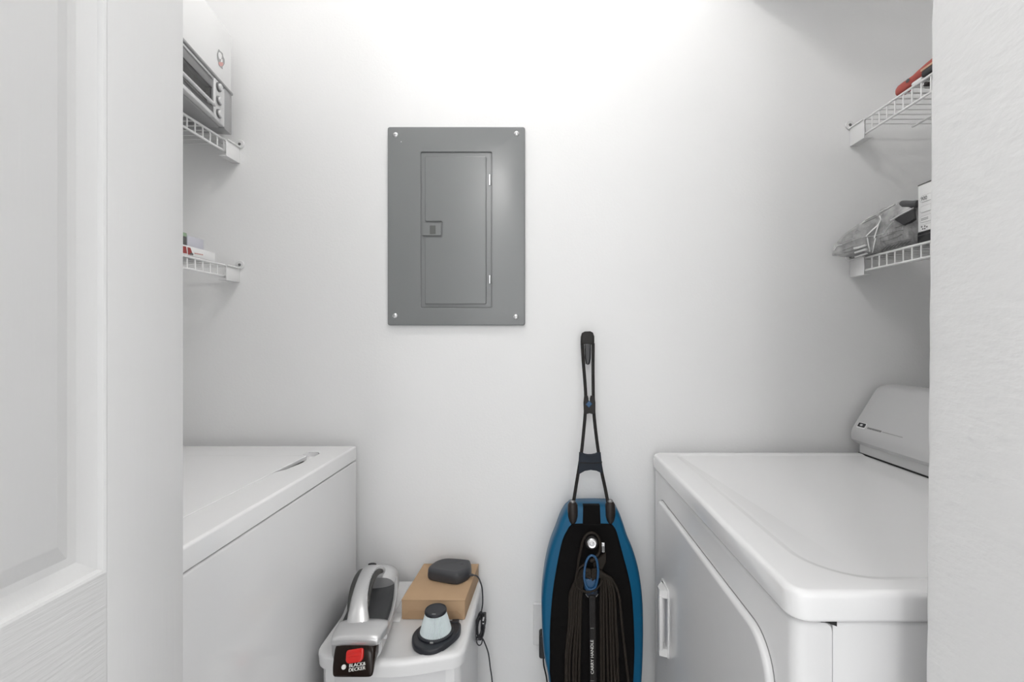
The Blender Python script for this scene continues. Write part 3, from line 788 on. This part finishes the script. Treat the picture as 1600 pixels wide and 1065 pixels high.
# ------------------------------------------------------------------ white drawer cart between the machines
bc = thing('storage_cart', (-.313, 1.09, 0), 'white plastic drawer cart between the washer and the back wall', 'storage cart')
BX0, BX1, BY0, BY1, BZ = -.4715, -.155, .945, 1.242, .563
ol = []
for k in range(17):                         # bowed front edge
    t = k / 16; x = BX0 + .036 + (BX1 - BX0 - .072) * t; ol.append((x, BY0 - .022 * math.sin(math.pi * t)))
c1 = [(BX1 - .036 + .036 * math.sin(a), BY0 + .036 - .036 * math.cos(a)) for a in [math.pi / 2 * k / 6 for k in range(1, 7)]]
c2 = [(BX1 - .02 + .02 * math.cos(a), BY1 - .02 + .02 * math.sin(a)) for a in [math.pi / 2 * k / 4 for k in range(5)]]
c3 = [(BX0 + .02 - .02 * math.sin(a), BY1 - .02 + .02 * math.cos(a)) for a in [math.pi / 2 * k / 4 for k in range(5)]]
c4 = [(BX0 + .036 - .036 * math.cos(a), BY0 + .036 - .036 * math.sin(a)) for a in [math.pi / 2 * k / 6 for k in range(0, 6)]]
lidp = ol + c1 + c2 + c3 + c4
lp = MB()
rings = [[(x, y, BZ - .030) for x, y in inset(lidp, .002)], [(x, y, BZ - .012) for x, y in inset(lidp, .0003)], [(x, y, BZ - .008) for x, y in lidp]]
for k in range(1, 6):
    a = math.pi / 2 * k / 5; rings.append([(x, y, BZ - .008 * (1 - math.sin(a))) for x, y in inset(lidp, .008 * (1 - math.cos(a)))])
rings.append([(x, y, BZ - .0004) for x, y in inset(lidp, .018)]); rings.append([(x, y, BZ - .0030) for x, y in inset(lidp, .022)])
lp.loft(rings)
lp.build('lid', 'bin', bc, sharp=50)
rd = MB()                                   # raised ribs moulded into the lid
for k in range(5):
    rd.box((-.343, 1.062 + k * .036, BZ - .0034), (-.325, 1.080 + k * .036, BZ - .0008), .001, 2)
rd.box((-.349, 1.05, BZ - .0034), (-.346, 1.225, BZ - .0006), .0008, 1)
rd.build('lid_rib', 'bin', bc)
body = inset(lidp, .010)
MB().slab([(x, y if y > .96 else .957) for x, y in body], .03, BZ - .029, 0, .004).build('frame', 'bin', bc)
for k in range(3):
    z1_ = BZ - .034 - k * .168; z0_ = z1_ - .160
    fr = inset(lidp, .013)
    pl = [(x, y) for x, y in fr if y < .975]
    pl = [p for p in pl if BX0 + .016 < p[0] < BX1 - .016]
    pl.sort(); pl2 = pl + [(pl[-1][0], .985), (pl[0][0], .985)]
    d_ = MB().slab(pl2, z0_, z1_, .003, .003).build('drawer', 'bin_in', bc)
    MB().box((-.37, .914, z0_ + .09), (-.256, .930, z0_ + .105), .003, 2).build('handle', 'bin', d_)
for x in (BX0 + .04, BX1 - .04):
    for y in (.985, 1.20): MB().lathe([(0, 0), (.018, 0), (.02, .03), (.02, .032), (0, .032)], 14, Matrix.Translation((x, y, 0))).build('foot', 'bin', bc)
ZL = BZ - .0030                              # the lid's sunk top surface

# ------------------------------------------------------------------ cardboard box
cbx = thing('cardboard_box', (-.245, 1.16, ZL), 'flat brown cardboard box lying on the white drawer cart', 'box')
KM = axes((-.3236, 1.073, ZL), Vector((1, -.012, 0)).normalized(), Vector((.055, .9985, 0)).normalized(), (0, 0, 1))
MB().box((0, 0, .0003), (.1495, .172, .0465), .0012, 2, KM).build('box_body', 'kraft', cbx)
MB().box((-.0006, -.0008, .0440), (.1501, .1725, .0472), .0010, 2, KM).build('lid_flap', 'kraft', cbx)
tf = MB()
tf.add([(.004, -.0001, .002), (.145, -.0001, .002), (.132, -.0001, .0215), (.017, -.0001, .0215), (.004, -.0008, .002), (.145, -.0008, .002), (.132, -.0008, .0215), (.017, -.0008, .0215)],
       [[0, 3, 2, 1], [4, 5, 6, 7], [0, 1, 5, 4], [1, 2, 6, 5], [2, 3, 7, 6], [3, 0, 4, 7]], KM)
tf.build('front_flap', 'kraft_dk', cbx)

# ------------------------------------------------------------------ charging base with its cord, on the cardboard box
ZC = ZL + .0474
ch = thing('charging_base', (-.23, 1.18, ZC), 'dark charging base with a thin cord on top of the cardboard box', 'charger')
pl = smooth_line([(-.286, 1.170), (-.272, 1.154), (-.213, 1.135), (-.194, 1.141), (-.180, 1.158), (-.175, 1.180), (-.181, 1.212), (-.193, 1.222), (-.245, 1.230), (-.272, 1.216), (-.285, 1.19)], 4, True)
pl = [(p.x, p.y) for p in pl]
rings = []
def zt2(x, y): return ZC + .0285 - .004 * (y - 1.13) / .1 
for ins, q in ((.003, 0), (.0005, .003), (0, .006), (.001, .7), (.0025, .86), (.006, .96), (.012, 1.0), (.018, .990), (.024, .985)):
    P = inset(pl, min(ins, .012))
    if ins > .012:
        k_ = 1 - (ins - .012) * 14; gx = sum(p[0] for p in P) / len(P); gy = sum(p[1] for p in P) / len(P)
        P = [(gx + (x - gx) * k_, gy + (y - gy) * k_) for x, y in P]
    ring_ = []
    for (x, y) in P:
        h = zt2(x, y) - ZC
        ring_.append((x, y, ZC + .0002 + (q if q < .01 and q != 0 else q * h)))
    rings.append(ring_)
MB().loft(rings).build('base', 'charcoal', ch, sharp=50)
MB().box((-.205, 1.188, ZC + .0230), (-.196, 1.191, ZC + .0262), .0006, 1).build('contact', 'black', ch)
XB = -.150
cordpts = [(-.178, 1.168, ZC + .008), (-.168, 1.166, ZC + .009), (-.158, 1.168, ZC + .0045), (-.1515, 1.172, ZC - .010), (-.147, 1.180, ZC - .035), (-.1465, 1.185, BZ - .03), at(752, 957, 1.19), at(752, 975, 1.195), at(752, 992, 1.20), at(757, 1003, 1.205), at(763, 1020, 1.21), at(766, 1042, 1.215), at(769, 1065, 1.215), at(772, 1120, 1.21), at(770, 1190, 1.205)]
MB().tube(smooth_line(cordpts, 6), .0018, 8).build('cord', 'charcoal', ch)
MB().tube([(-.179, 1.168, ZC + .009), (-.168, 1.166, ZC + .009)], [.004, .0028], 10).build('strain_relief', 'charcoal', ch)
bd = MB(); rnd = random.Random(4)           # bundle of tied loops hanging beside the cart
for k in range(9):
    c = at(750 + rnd.uniform(-2, 2), 979 + rnd.uniform(-3, 3), 1.192 + rnd.uniform(-.006, .008))
    h = .030 + rnd.uniform(-.005, .006); wd_ = .0085 + rnd.uniform(-.002, .003); tilt = rnd.uniform(-.05, .35)
    P = []
    for j in range(18):
        a = 2 * math.pi * j / 18; u_ = wd_ * math.cos(a); v_ = h * math.sin(a)
        P.append(c + Vector((u_ * math.cos(tilt) + v_ * math.sin(tilt), .004 * math.sin(2 * a + k), v_ * math.cos(tilt) - u_ * math.sin(tilt))))
    bd.tube(P, .0017, 6, closed=True)
for c, wd_, h in ((at(749, 1000, 1.19), .0075, .013), (at(741, 991, 1.19), .004, .006)):
    bd.tube([c + Vector((wd_ * math.cos(a), 0, h * math.sin(a))) for a in [2 * math.pi * j / 16 for j in range(16)]], .0016, 6, closed=True)
bd.build('cord_bundle', 'charcoal', ch)
pg = MB().box(tuple(at(753.5, 972, 1.178)), tuple(at(760, 955, 1.196)), .002, 2).build('plug', 'black', ch)
pb = MB()
for dz_ in (-.004, .004): pb.box((-.1405, 1.166, .0), (-.1385, 1.178, .0), mx=None) if False else pb.box((at(756, 966, 1.178).x - .002, 1.164, at(756, 966, 1.178).z + dz_ - .0012), (at(756, 966, 1.178).x + .002, 1.179, at(756, 966, 1.178).z + dz_ + .0012))
pb.build('plug_prong', 'chrome', ch)

# ------------------------------------------------------------------ pleated filter
fx, fy = -.2285, 1.008
ft = thing('vacuum_filter', (fx, fy, ZL), 'pale blue pleated cone filter on a dark foot in front of the cardboard box', 'filter')
pf = smooth_line([(-.277, 1.012), (-.275, .985), (-.262, .962), (-.238, .948), (-.214, .952), (-.192, .977), (-.177, 1.006), (-.1765, 1.030), (-.182, 1.044), (-.205, 1.052), (-.236, 1.050), (-.262, 1.040)], 4, True)
MB().slab([(p.x, p.y) for p in pf], ZL + .0003, ZL + .0125, .004, .002).build('foot', 'foot', ft)
MB().lathe([(.0, .0105), (.0395, .0105), (.039, .0150), (.036, .0165), (0, .0165)], 48, Matrix.Translation((fx, fy, ZL))).build('collar', 'foot', ft)
n_ = 52; rings = []
for r, z in ((.0345, .0160), (.0228, .0575)):
    rg = []
    for k in range(n_ * 2):
        a = math.pi * k / n_; q = r * (1.0 if k % 2 == 0 else .93)
        rg.append((fx + q * math.cos(a), fy + q * math.sin(a), ZL + z))
    rings.append(rg)
MB().loft(rings).build('pleated_cone', 'pleat', ft, sharp=15)
MB().lathe([(0, .0570), (.0238, .0570), (.0242, .0600), (.0232, .0630), (.0215, .0640), (.0205, .0628), (0, .0626)], 40, Matrix.Translation((fx, fy, ZL))).build('cap', 'foot', ft)
MB().box((fx - .004, fy - .0195, ZL + .0625), (fx + .004, fy - .0175, ZL + .0634)).build('cap_mark', 'print_pale', ft)
MB().box((fx - .0035, fy - .0400, ZL + .0125), (fx + .0035, fy - .0380, ZL + .0160), .0006, 1).build('clip', 'print_pale', ft)
MB().box((-.200, 1.040, ZL + .004), (-.184, 1.052, ZL + .0145), .001, 1).build('tab', 'foot', ft)

# ------------------------------------------------------------------ handheld vacuum on the cart
hv = thing('handheld_vacuum', (-.38, 1.03, ZL), 'silver handheld vacuum with a smoked brown bowl lying on the white cart', 'vacuum')
VD = Vector((-.155, .988, 0)).normalized(); VS = Vector((VD.y, -VD.x, 0))      # along the body, and to its right
VMB = axes((-.369, .90, ZL), (1, 0, 0), (0, 1, 0), (0, 0, 1))
VM = axes((-.366, .90, ZL), VS, VD, (0, 0, 1))                                 # local x right, y to the rear, z up
def sup(a, e, n=28, p=.7, cx=0, cz=0):
    return [(cx + a * math.copysign(abs(math.cos(t)) ** p, math.cos(t)), cz + e * math.copysign(abs(math.sin(t)) ** p, math.sin(t))) for t in [2 * math.pi * k / n for k in range(n)]]
# tub: outer shell with a rim, hollow dark inside
secs = [  # y, half width, rim height, belly depth inside
    (.026, .0490, .044, .0), (.040, .0520, .052, .0), (.055, .0535, .052, .0), (.075, .0545, .046, .004), (.105, .056, .041, .012), (.140, .056, .040, .016), (.175, .055, .044, .017), (.205, .053, .052, .014), (.235, .049, .062, .008), (.258, .043, .066, .0)]
shell = MB(); inner = MB(); ro = []; ri = []
for y, a, h, dpt in secs:
    o_ = []; i2 = []
    for k in range(13):                     # left rim, down round the belly, right rim
        t = math.pi * k / 12; o_.append((-a * math.copysign(abs(math.cos(t)) ** .6, math.cos(t)), y, h - (h - .001) * math.sin(t) ** .55))
    o_ = o_ + [(a - .003, y, h + .0025), (a - .007, y, h + .001)]
    o_ = [(-a + .007, y, h + .001), (-a + .003, y, h + .0025)] + o_
    for k in range(9):
        t = math.pi * k / 8; i2.append((-(a - .007) * math.cos(t), y, h + .001 - dpt * math.sin(t)))
    ro.append(o_); ri.append(i2)
shell.loft(ro, cap=False, closed=False, mx=VM)
for e, s_ in ((ro[0], 0), (ro[-1], 0)): shell.add(e, [list(range(len(e)))], VM)
shell.build('body', 'silver', hv, sharp=50)
MB().loft(ri, cap=False, closed=False, mx=VM).build('inner_tray', 'vaccav', hv, sharp=60)
# rear motor hump
rg = []
for y, a, e, cz in ((.222, .047, .036, .038), (.245, .050, .043, .0435), (.265, .049, .043, .0435), (.283, .040, .036, .040), (.292, .028, .024, .038), (.297, .008, .010, .037)):
    rg.append([(x, y, z) for x, z in sup(a, e, 28, .75, 0, cz)])
MB().loft(rg, mx=VM).build('motor_housing', 'silver', hv, sharp=60)
# collar behind the bowl: a broad band
rg = []
for y, a, e, cz in ((.009, .0450, .0060, .0530), (.010, .0470, .0085, .0535), (.020, .0500, .0120, .0535), (.035, .0530, .0150, .0545), (.052, .0545, .0155, .0550), (.066, .0530, .0140, .0540), (.078, .046, .010, .052)):
    rg.append([(x, y - (z - cz) * .20, z) for x, z in sup(a, e, 32, .6, 0, cz)])
MB().loft(rg, mx=VMB).build('collar', 'silver', hv, sharp=60)
# handle arch
hp = smooth_line([(-.004, .052, .058), (-.009, .080, .079), (-.013, .115, .0945), (-.014, .150, .1025), (-.013, .185, .1040), (-.010, .213, .099), (-.006, .235, .085), (-.004, .248, .062)], 5)
hw = [.026, .0195, .0165, .0155, .0160, .0185, .024, .028]
hh = [.012, .0110, .0105, .0100, .0100, .0110, .013, .015]
def lerp(L, t): i = min(int(t), len(L) - 2); return L[i] + (L[i + 1] - L[i]) * (t - i)
rg = []; npt = len(hp)
def frame(i):
    t = (hp[min(i + 1, npt - 1)] - hp[max(i - 1, 0)]).normalized(); up = Vector((0, -t.z, t.y)); return up
for i in range(npt):
    up = frame(i); a = lerp(hw, i / 5); e = lerp(hh, i / 5)
    rg.append([hp[i] + Vector((x, 0, 0)) + up * z for x, z in sup(a, e, 20, .8)])
hn = MB().loft(rg, mx=VM).build('handle', 'silver', hv, sharp=60)
rg = []                                       # dark rubber along the left of the grip
for i in range(4, 30):
    up = frame(i); a = lerp(hw, i / 5); e = lerp(hh, i / 5); k = math.sin(math.pi * (i - 4) / 25) ** .5
    rg.append([hp[i] + Vector((-a - .0015 * k + x, 0, 0)) + up * (z - .003) for x, z in sup(.0085 * k + .0005, e * .88 * k + .0005, 12, .8)])
MB().loft(rg, mx=VM).build('grip_pad', 'vacdk', hv, sharp=60)
rg = []
for i in range(6, 30):
    up = frame(i); a = lerp(hw, i / 5); e = lerp(hh, i / 5); k = math.sin(math.pi * (i - 6) / 23) ** .5
    rg.append([hp[i] + Vector((a + .001 * k - x, 0, 0)) + up * (z - .005) for x, z in sup(.005 * k + .0005, e * .75 * k + .0005, 12, .8)])
MB().loft(rg, mx=VM).build('grip_pad', 'vacdk', hv, sharp=60)
rb = MB()
for k in range(18):
    i = 7 + k * 1.15; i0 = int(i); p = hp[i0].lerp(hp[i0 + 1], i - i0); a = lerp(hw, i / 5); e = lerp(hh, i / 5); up = frame(i0)
    rb.ball(VM @ (p + Vector((a * .80, 0, 0)) + up * e * .45), (.0038, .0015, .0026), 8)
rb.build('grip_ribs', 'silver', hv)
for i, s_ in ((26, .010), ):
    p = hp[i] + frame(i) * (lerp(hh, i / 5) + .0005)
    MB().ball(VM @ p, (.0105, .0050, .0032), 16).build('switch', 'black', hv)
MB().ball(VM @ Vector((.0, .243, .0855)), (.0100, .0050, .0035), 16).build('charge_light', 'black', hv)
# cavity fill between the arch and the tub (dark webs seen through the openings)
wb_ = MB()
wb_.loft([[(x, y, z) for x, z in sup(.010, .5 * (t_ - b_), 12, .8, 0, .5 * (t_ + b_))] for y, t_, b_ in ((.060, .060, .040), (.085, .064, .030))], mx=VM)
wb_.build('front_web', 'vaccav', hv)
# smoked bowl: a wedge falling to the nose
rg = []
for y, a, z0_, z1_, ox in ((.040, .0410, .010, .0520, .002), (.020, .0410, .005, .0535, .002), (.011, .0410, .0030, .0505, .003), (.003, .0410, .0022, .0390, .0045), (-.005, .0405, .0018, .0245, .006), (-.011, .0390, .0020, .0130, .0075), (-.014, .0360, .0030, .0070, .008)):
    rg.append([(x + ox - .002, y, z) for x, z in sup(a, (z1_ - z0_) / 2, 28, .45, 0, (z0_ + z1_) / 2)])
MB().loft(rg, mx=VMB).build('bowl', 'bowl', hv, sharp=50)
SB = Vector((.004, -.0165, -.0270)).normalized()               # down the bowl face
SX = Vector((1, 0, 0)); UPB = SX.cross(-SB).normalized(); SX = (-SB).cross(UPB).normalized()
def on_bowl(t): return Vector((.0040, .0050, .0420)) + SB * t       # t metres down the face from its upper third
BM = VMB @ axes(on_bowl(.0090), SX, -SB, UPB)
MB().slab(rrect(-.0170, -.0115, .0170, .0115, [.008, .008, .005, .005], 5), -.003, .0040, .0025, mx=BM).build('release_button', 'button', hv)
MB().slab(rrect(-.012, -.0010, .012, .0040, .0018, 4), .0035, .0052, .0010, mx=BM).build('button_grip', 'button', hv)
BT = VMB @ axes(on_bowl(.0277), SX, -SB, UPB)
text('BLACK&', .0080, 'print_w', 'lettering', hv, BT @ Matrix.Translation((.0060, .0034, .0006)), .0012, xs=1.08)
text('DECKER', .0080, 'print_w', 'lettering', hv, BT @ Matrix.Translation((.0060, -.0036, .0006)), .0012, xs=1.08)
MB().lathe([(0, -.001), (.0042, -.001), (.0042, .0016), (0, .0016)], 20, BT @ Matrix.Translation((-.0200, .0030, 0))).build('logo_dot', 'print_w', hv)
MB().ball(VM @ Vector((.0445, .016, .045)), (.0035, .0035, .003), 10).build('latch', 'chrome', hv)
MB().box((.046, .036, .037), (.0575, .052, .052), .003, 2, VM).build('side_vent', 'silver', hv)

# ------------------------------------------------------------------ outlet behind the floor cleaner
wo = thing('wall_outlet', (.019, W, .434), 'white wall outlet plate half hidden behind the blue floor cleaner', 'outlet')
op = axes((0, W, 0), (1, 0, 0), (0, 0, 1), (0, -1, 0))
MB().slab(rrect(-.016, .3765, .054, .4925, .004, 3), .0003, .0062, .003, mx=op).build('cover_plate', 'plastic_w', wo)
for z in (.412, .457): MB().slab(rrect(.004, z - .014, .034, z + .014, .010, 5), .0055, .0075, .0008, mx=op).build('socket', 'plastic_w', wo)
MB().lathe([(0, 0), (.003, 0), (.0022, .001), (0, .0012)], 12, Matrix.Translation((.019, W - .0062, .4345)) @ op.to_3x3().to_4x4()).build('screw', 'screw', wo)
pa = thing('plug_adapter', (.015, W, .39), 'black plug adapter in the wall outlet at the left of the floor cleaner', 'plug')
MB().slab(rrect(.0005, .360, .045, .424, .006, 4), .0078, .036, .004, mx=op).build('adapter_body', 'black', pa)
MB().tube(smooth_line([(.012, W - .022, .363), (.013, W - .022, .335), (.022, W - .024, .29), (.026, W - .025, .20), (.03, W - .03, .10), (.06, W - .04, .004)], 5), .0019, 8).build('cord', 'black', pa)

# ------------------------------------------------------------------ tall blue floor cleaner leaning on the back wall
fc = thing('floor_cleaner', (.118, 1.12, 0), 'tall blue and black upright floor cleaner with a wound cord leaning on the back wall', 'floor cleaner')
D0, SLP, TH = 1.092, .10, .066
def mz(px, py):                              # point on the cleaner's sloping front: x and height
    k = (py - CY) / F; z = (CAM_Z - k * D0) / (1 + SLP * k); d = D0 + SLP * z
    return ((px - CX) / F * d, z)
def c7(x, y): return mz(830 + x / 3.61, 770 + y / 3.61)
def c6(x, y): return mz(860 + x / 3.33, 500 + y / 3.33)
FM = axes((0, D0, 0), (1, 0, 0), (0, SLP, 1), (0, -1, 0))      # local x right, y up the slope, z toward the room
L_ = [c7(*p) for p in ((250, 72), (214, 88), (190, 112), (165, 160), (140, 228), (110, 305), (85, 400), (66, 520), (58, 620), (59, 720), (65, 850), (74, 940), (88, 1010), (98, 1065))]
R_ = [c7(*p) for p in ((430, 70), (470, 86), (497, 112), (520, 170), (546, 250), (576, 322), (606, 420), (626, 530), (636, 640), (639, 760), (639, 850), (636, 960), (631, 1065))]
low = [(.250, .30), (.226, .21), (.182, .15), (.140, .132), (.10, .15), (.056, .21), (.033, .30)]
outl = R_ + low + L_[::-1]
outl = [(p.x, p.y) for p in smooth_line([(x, y, 0) for x, y in outl], 3, True)]
rings = []
for ins, z in ((.016, -TH), (.006, -TH + .004), (0, -TH + .014), (0, -.016), (.002, -.008), (.006, -.002), (.011, 0)):
    rings.append([(x, y, z) for x, y in inset(outl, ins)])
MB().loft(rings, mx=FM).build('shell', 'blue', fc, sharp=60)
PL = [c7(*p) for p in ((250, 172), (222, 182), (205, 205), (176, 265), (150, 380), (126, 520), (113, 640), (105, 780), (105, 900), (110, 1065))]
PR = [c7(*p) for p in ((430, 172), (462, 184), (484, 225), (515, 340), (545, 450), (566, 560), (576, 680), (581, 800), (582, 900), (575, 1065))]
pan = PR + [(.225, .28), (.195, .20), (.140, .165), (.09, .20), (.055, .28)] + PL[::-1]
pan = [(p.x, p.y) for p in smooth_line([(x, y, 0) for x, y in pan], 3, True)]
MB().slab(pan, -.004, .0035, .003, mx=FM).build('front_panel', 'mopblack', fc, sharp=60)
bx = [c7(*p) for p in ((293, 68), (387, 68), (392, 185), (290, 185))]
MB().slab(bx, -.012, .0022, .001, mx=FM).build('neck_band', 'mopblack', fc)
# carry handle bar with its lettering
ba, bb_ = c7(342, 560), c7(342, 1100)
bw = .0092
hb2 = MB().slab(rrect(ba[0] - bw, .27, ba[0] + bw, ba[1], .004, 3), .002, .013, .004, mx=FM).build('carry_handle', 'mopbar', fc)
tx = c7(341, 903); tl = c7(341, 803)[1] - c7(341, 1003)[1]
tm = FM @ axes((tx[0], tx[1], .0130), (0, 1, 0), (-1, 0, 0), (0, 0, 1))
t_ = text('CARRY HANDLE', .0104, 'print_w', 'lettering', hb2, tm, .0003, xs=1.03)
for y in (743, 1036):
    p = c7(341, y); MB().box((p[0] - .0045, p[1] - .0004, .0128), (p[0] + .0045, p[1] + .0004, .0135), mx=FM).build('tick', 'print_tick', hb2)
# upper cord post with the bright screw
p = c7(337, 262)
cw = MB().lathe([(0, .002), (.0150, .002), (.0155, .012), (.0170, .014), (.0170, .018), (.0150, .020), (0, .020)], 30, FM @ Matrix.Translation((p[0], p[1], 0))).build('cord_post', 'mopbar', fc)
b = MB().lathe([(.0040, .0200), (.0110, .0200), (.0122, .0225), (.0100, .0252), (.0060, .0247), (.0040, .0215)], 28, FM @ Matrix.Translation((p[0], p[1], 0)))
b.build('post_ring', 'chrome', cw)
MB().ball(FM @ Vector((p[0] + .001, p[1] + .0005, .0215)), (.0028, .002, .0028), 10).build('post_screw', 'chrome', cw)
# blue cord hook
ho = [c7(*q) for q in ((335, 326), (360, 345), (370, 400), (368, 450), (355, 500), (330, 515), (308, 500), (294, 450), (298, 390), (312, 345))]
ho = smooth_line([(x, y, 0) for x, y in ho], 4, True)
hk = MB().tube([FM @ Vector((q.x, q.y, .024)) for q in ho], .0030, 8, closed=True).build('cord_hook', 'bluehook', fc)
lo = [c7(*q) for q in ((296, 465), (335, 455), (370, 465), (365, 520), (345, 545), (315, 542), (298, 520))]
MB().slab(lo, .004, .020, .004, mx=FM).build('hook_tongue', 'bluehook', fc)
cu = c7(340, 545)
MB().lathe([(0, .002), (.0165, .002), (.0165, .007), (.0135, .0105), (0, .011)], 28, FM @ Matrix.Translation((cu[0], cu[1], 0))).build('hook_cup', 'navy', fc)
MB().tube([FM @ Vector((cu[0] + .0165 * math.cos(a), cu[1] + .0165 * math.sin(a), .0075)) for a in [math.pi * (1.12 + .76 * k / 12) for k in range(13)]], .0008, 6).build('hook_cup_edge', 'print_tick', fc)
# wound cord: strands on both sides, loop round the post, tie
cd = MB()
def strand(pts, z, r=.0036):
    P = [c7(*q[:2]) for q in pts]
    zz = [q[2] if len(q) > 2 else z for q in pts]
    cd.tube(smooth_line([FM @ Vector((a[0], a[1], h)) for a, h in zip(P, zz)], 5), r, 8)
tops = [(318, 440), (320, 425), (316, 455), (322, 410)]
for k, (x1_, x2_, x3_) in enumerate(((262, 225, 200), (268, 238, 214), (276, 252, 235), (284, 266, 250), (292, 276, 268), (258, 214, 193))):
    strand([(332, 415 + k * 9, .018), (300, 410 + k * 8, .016), (x1_, 450 + k * 4, .012), (x2_ + 4, 560, .009), (x2_, 700, .008), (x3_ + 3, 900, .008), (x3_, 1080, .008), (x3_ + 4, 1180, .008)], .008)
for k, (x1_, x2_, x3_) in enumerate(((385, 390, 393), (395, 405, 408), (402, 420, 432), (412, 438, 452), (420, 450, 470), (428, 466, 490), (436, 490, 548))):
    strand([(336, 415 + k * 9, .018), (372, 410 + k * 7, .016), (x1_ + 6, 445 + k * 3, .012), (x2_, 560, .009), (x2_ + (x3_ - x2_) * .3, 720, .008), (x2_ + (x3_ - x2_) * .65, 900, .008), (x3_, 1080, .008), (x3_ + 2, 1180, .008)], .008)
strand([(470, 600, .010), (480, 760, .010), (488, 880, .010), (478, 1000, .010), (470, 1080, .010)], .010, .0018)
strand([(258, 450, .015), (262, 380, .016), (276, 300, .018), (292, 240, .018), (315, 213, .018), (340, 206, .018), (365, 220, .018), (380, 250, .018), (384, 290, .018), (375, 320, .020), (350, 345, .022), (335, 360, .024)], .018, .0034)
cd.ball(FM @ Vector((c7(338, 355)[0], c7(338, 355)[1], .022)), (.0075, .005, .0055), 12)
loop = [c7(*q) for q in ((300, 372), (262, 405), (246, 450), (258, 500), (300, 522), (345, 518), (380, 490), (392, 465))]
cd.tube(smooth_line([FM @ Vector((a[0], a[1], .023 + (.004 if 1 < i < 6 else 0))) for i, a in enumerate(loop)], 5), .0026, 8)
cd.build('power_cord', 'cord', fc, sharp=80)
p0_, p1_ = c7(391, 264), c7(411, 320)
MB().slab(rrect(p0_[0], p1_[1], p1_[0], p0_[1], .0016, 3), .010, .016, .002, mx=FM).build('cord_clip', 'chrome', fc)
q0_, q1_ = c7(394, 284), c7(408, 316)
MB().slab(rrect(q0_[0], q1_[1], q1_[0], q0_[1], .001, 2), .0155, .0166, .0004, mx=FM).build('clip_mark', 'print_grey', fc)
MB().slab([c7(*q) for q in ((345, 385), (418, 325), (420, 380), (395, 430), (350, 430))], .003, .010, .002, mx=FM).build('clip_strap', 'cord', fc)
# shoulders: ferrules that hold the handle rods
for x, y in ((235, 112), (447, 110)):
    p = c7(x, y)
    rg = [[(p[0] + a * math.cos(t), p[1] + yy, -.004 + a * .9 * math.sin(t)) for t in [2 * math.pi * k / 18 for k in range(18)]] for yy, a in ((.0275, .0035), (.026, .0085), (.020, .0125), (.006, .0135), (-.008, .0132), (-.020, .0105), (-.028, .006), (-.031, .001))]
    fe = MB().loft(rg, mx=FM).build('ferrule', 'ferrule', fc, sharp=60)
    MB().lathe([(0, 0), (.0075, 0), (.0075, .003), (.0055, .005), (0, .005)], 16, axes(FM @ Vector((p[0], p[1] + .026, -.004)), (1, 0, 0), (0, 1, 0), (0, SLP, 1))).build('ferrule_collar', 'screw', fe)
# handle rods up to the grip
rodL = [c6(*q) for q in ((119, 962), (132, 880), (147, 790), (163, 690), (174, 590), (183, 490), (186, 400), (181, 310), (174, 220), (168, 120))]
rodR = [c6(*q) for q in ((301, 955), (285, 870), (268, 790), (252, 690), (239, 590), (229, 490), (226, 400), (225, 310), (225, 220), (226, 120))]
for rd_ in (rodL, rodR):
    MB().tube(smooth_line([FM @ Vector((x, y, -.004 - .012 * max(0, (y - .8) / .44))) for x, y in rd_], 4), .0036, 10, flat=1.2).build('handle_rod', 'rod', fc, sharp=80)
def hz(y): return -.004 - .012 * max(0, (y - .8) / .44)
def plate(pts, name, m, t=.005, off=0.0, rr=.002):
    P = [c6(*q) for q in pts]; zc = hz(sum(p[1] for p in P) / len(P)) + off
    return MB().slab(P, zc - t, zc + t, rr, rr, mx=FM).build(name, m, fc, sharp=50)
plate([(151, 690), (164, 690), (178, 697), (195, 700), (215, 700), (235, 696), (250, 688), (263, 690), (270, 760), (272, 803), (262, 795), (240, 785), (210, 781), (180, 786), (155, 800), (144, 806), (147, 760)], 'lower_bridge', 'navy')
plate([(151, 745), (210, 748), (270, 745), (270, 738), (210, 741), (151, 738)], 'bridge_rib', 'mopbar', .0056)
plate([(178, 395), (196, 395), (200, 408), (200, 425), (208, 425), (208, 408), (212, 395), (232, 395), (236, 430), (236, 485), (226, 492), (205, 487), (186, 492), (176, 488), (174, 430)], 'upper_bridge', 'rod')
plate([(202, 420), (220, 437), (202, 457), (184, 440)], 'hook_button', 'bluehook', .0062)
plate([(160, 118), (161, 85), (167, 66), (182, 58), (210, 57), (224, 64), (231, 84), (231, 118), (226, 126), (166, 126)], 'grip_cap', 'rod', .009, 0, .004)
plate([(179, 118), (215, 118), (213, 200), (208, 228), (197, 234), (186, 228), (182, 200)], 'grip_pad', 'blackg', .007, 0, .004)
# floor head
MB().loft([[(x, y, z) for x, y in rrect(.118 - w_, 1.075 - l_, .118 + w_, 1.075 + l_, .03, 5)] for z, w_, l_ in ((.002, .135, .075), (.012, .14, .08), (.035, .138, .078), (.055, .115, .06), (.065, .07, .035))]).build('floor_head', 'mopblack', fc)
MB().tube([(.118, 1.08, .05), (.118, 1.085, .10), (.118, 1.095, .16)], .022, 16).build('neck', 'mopblack', fc)
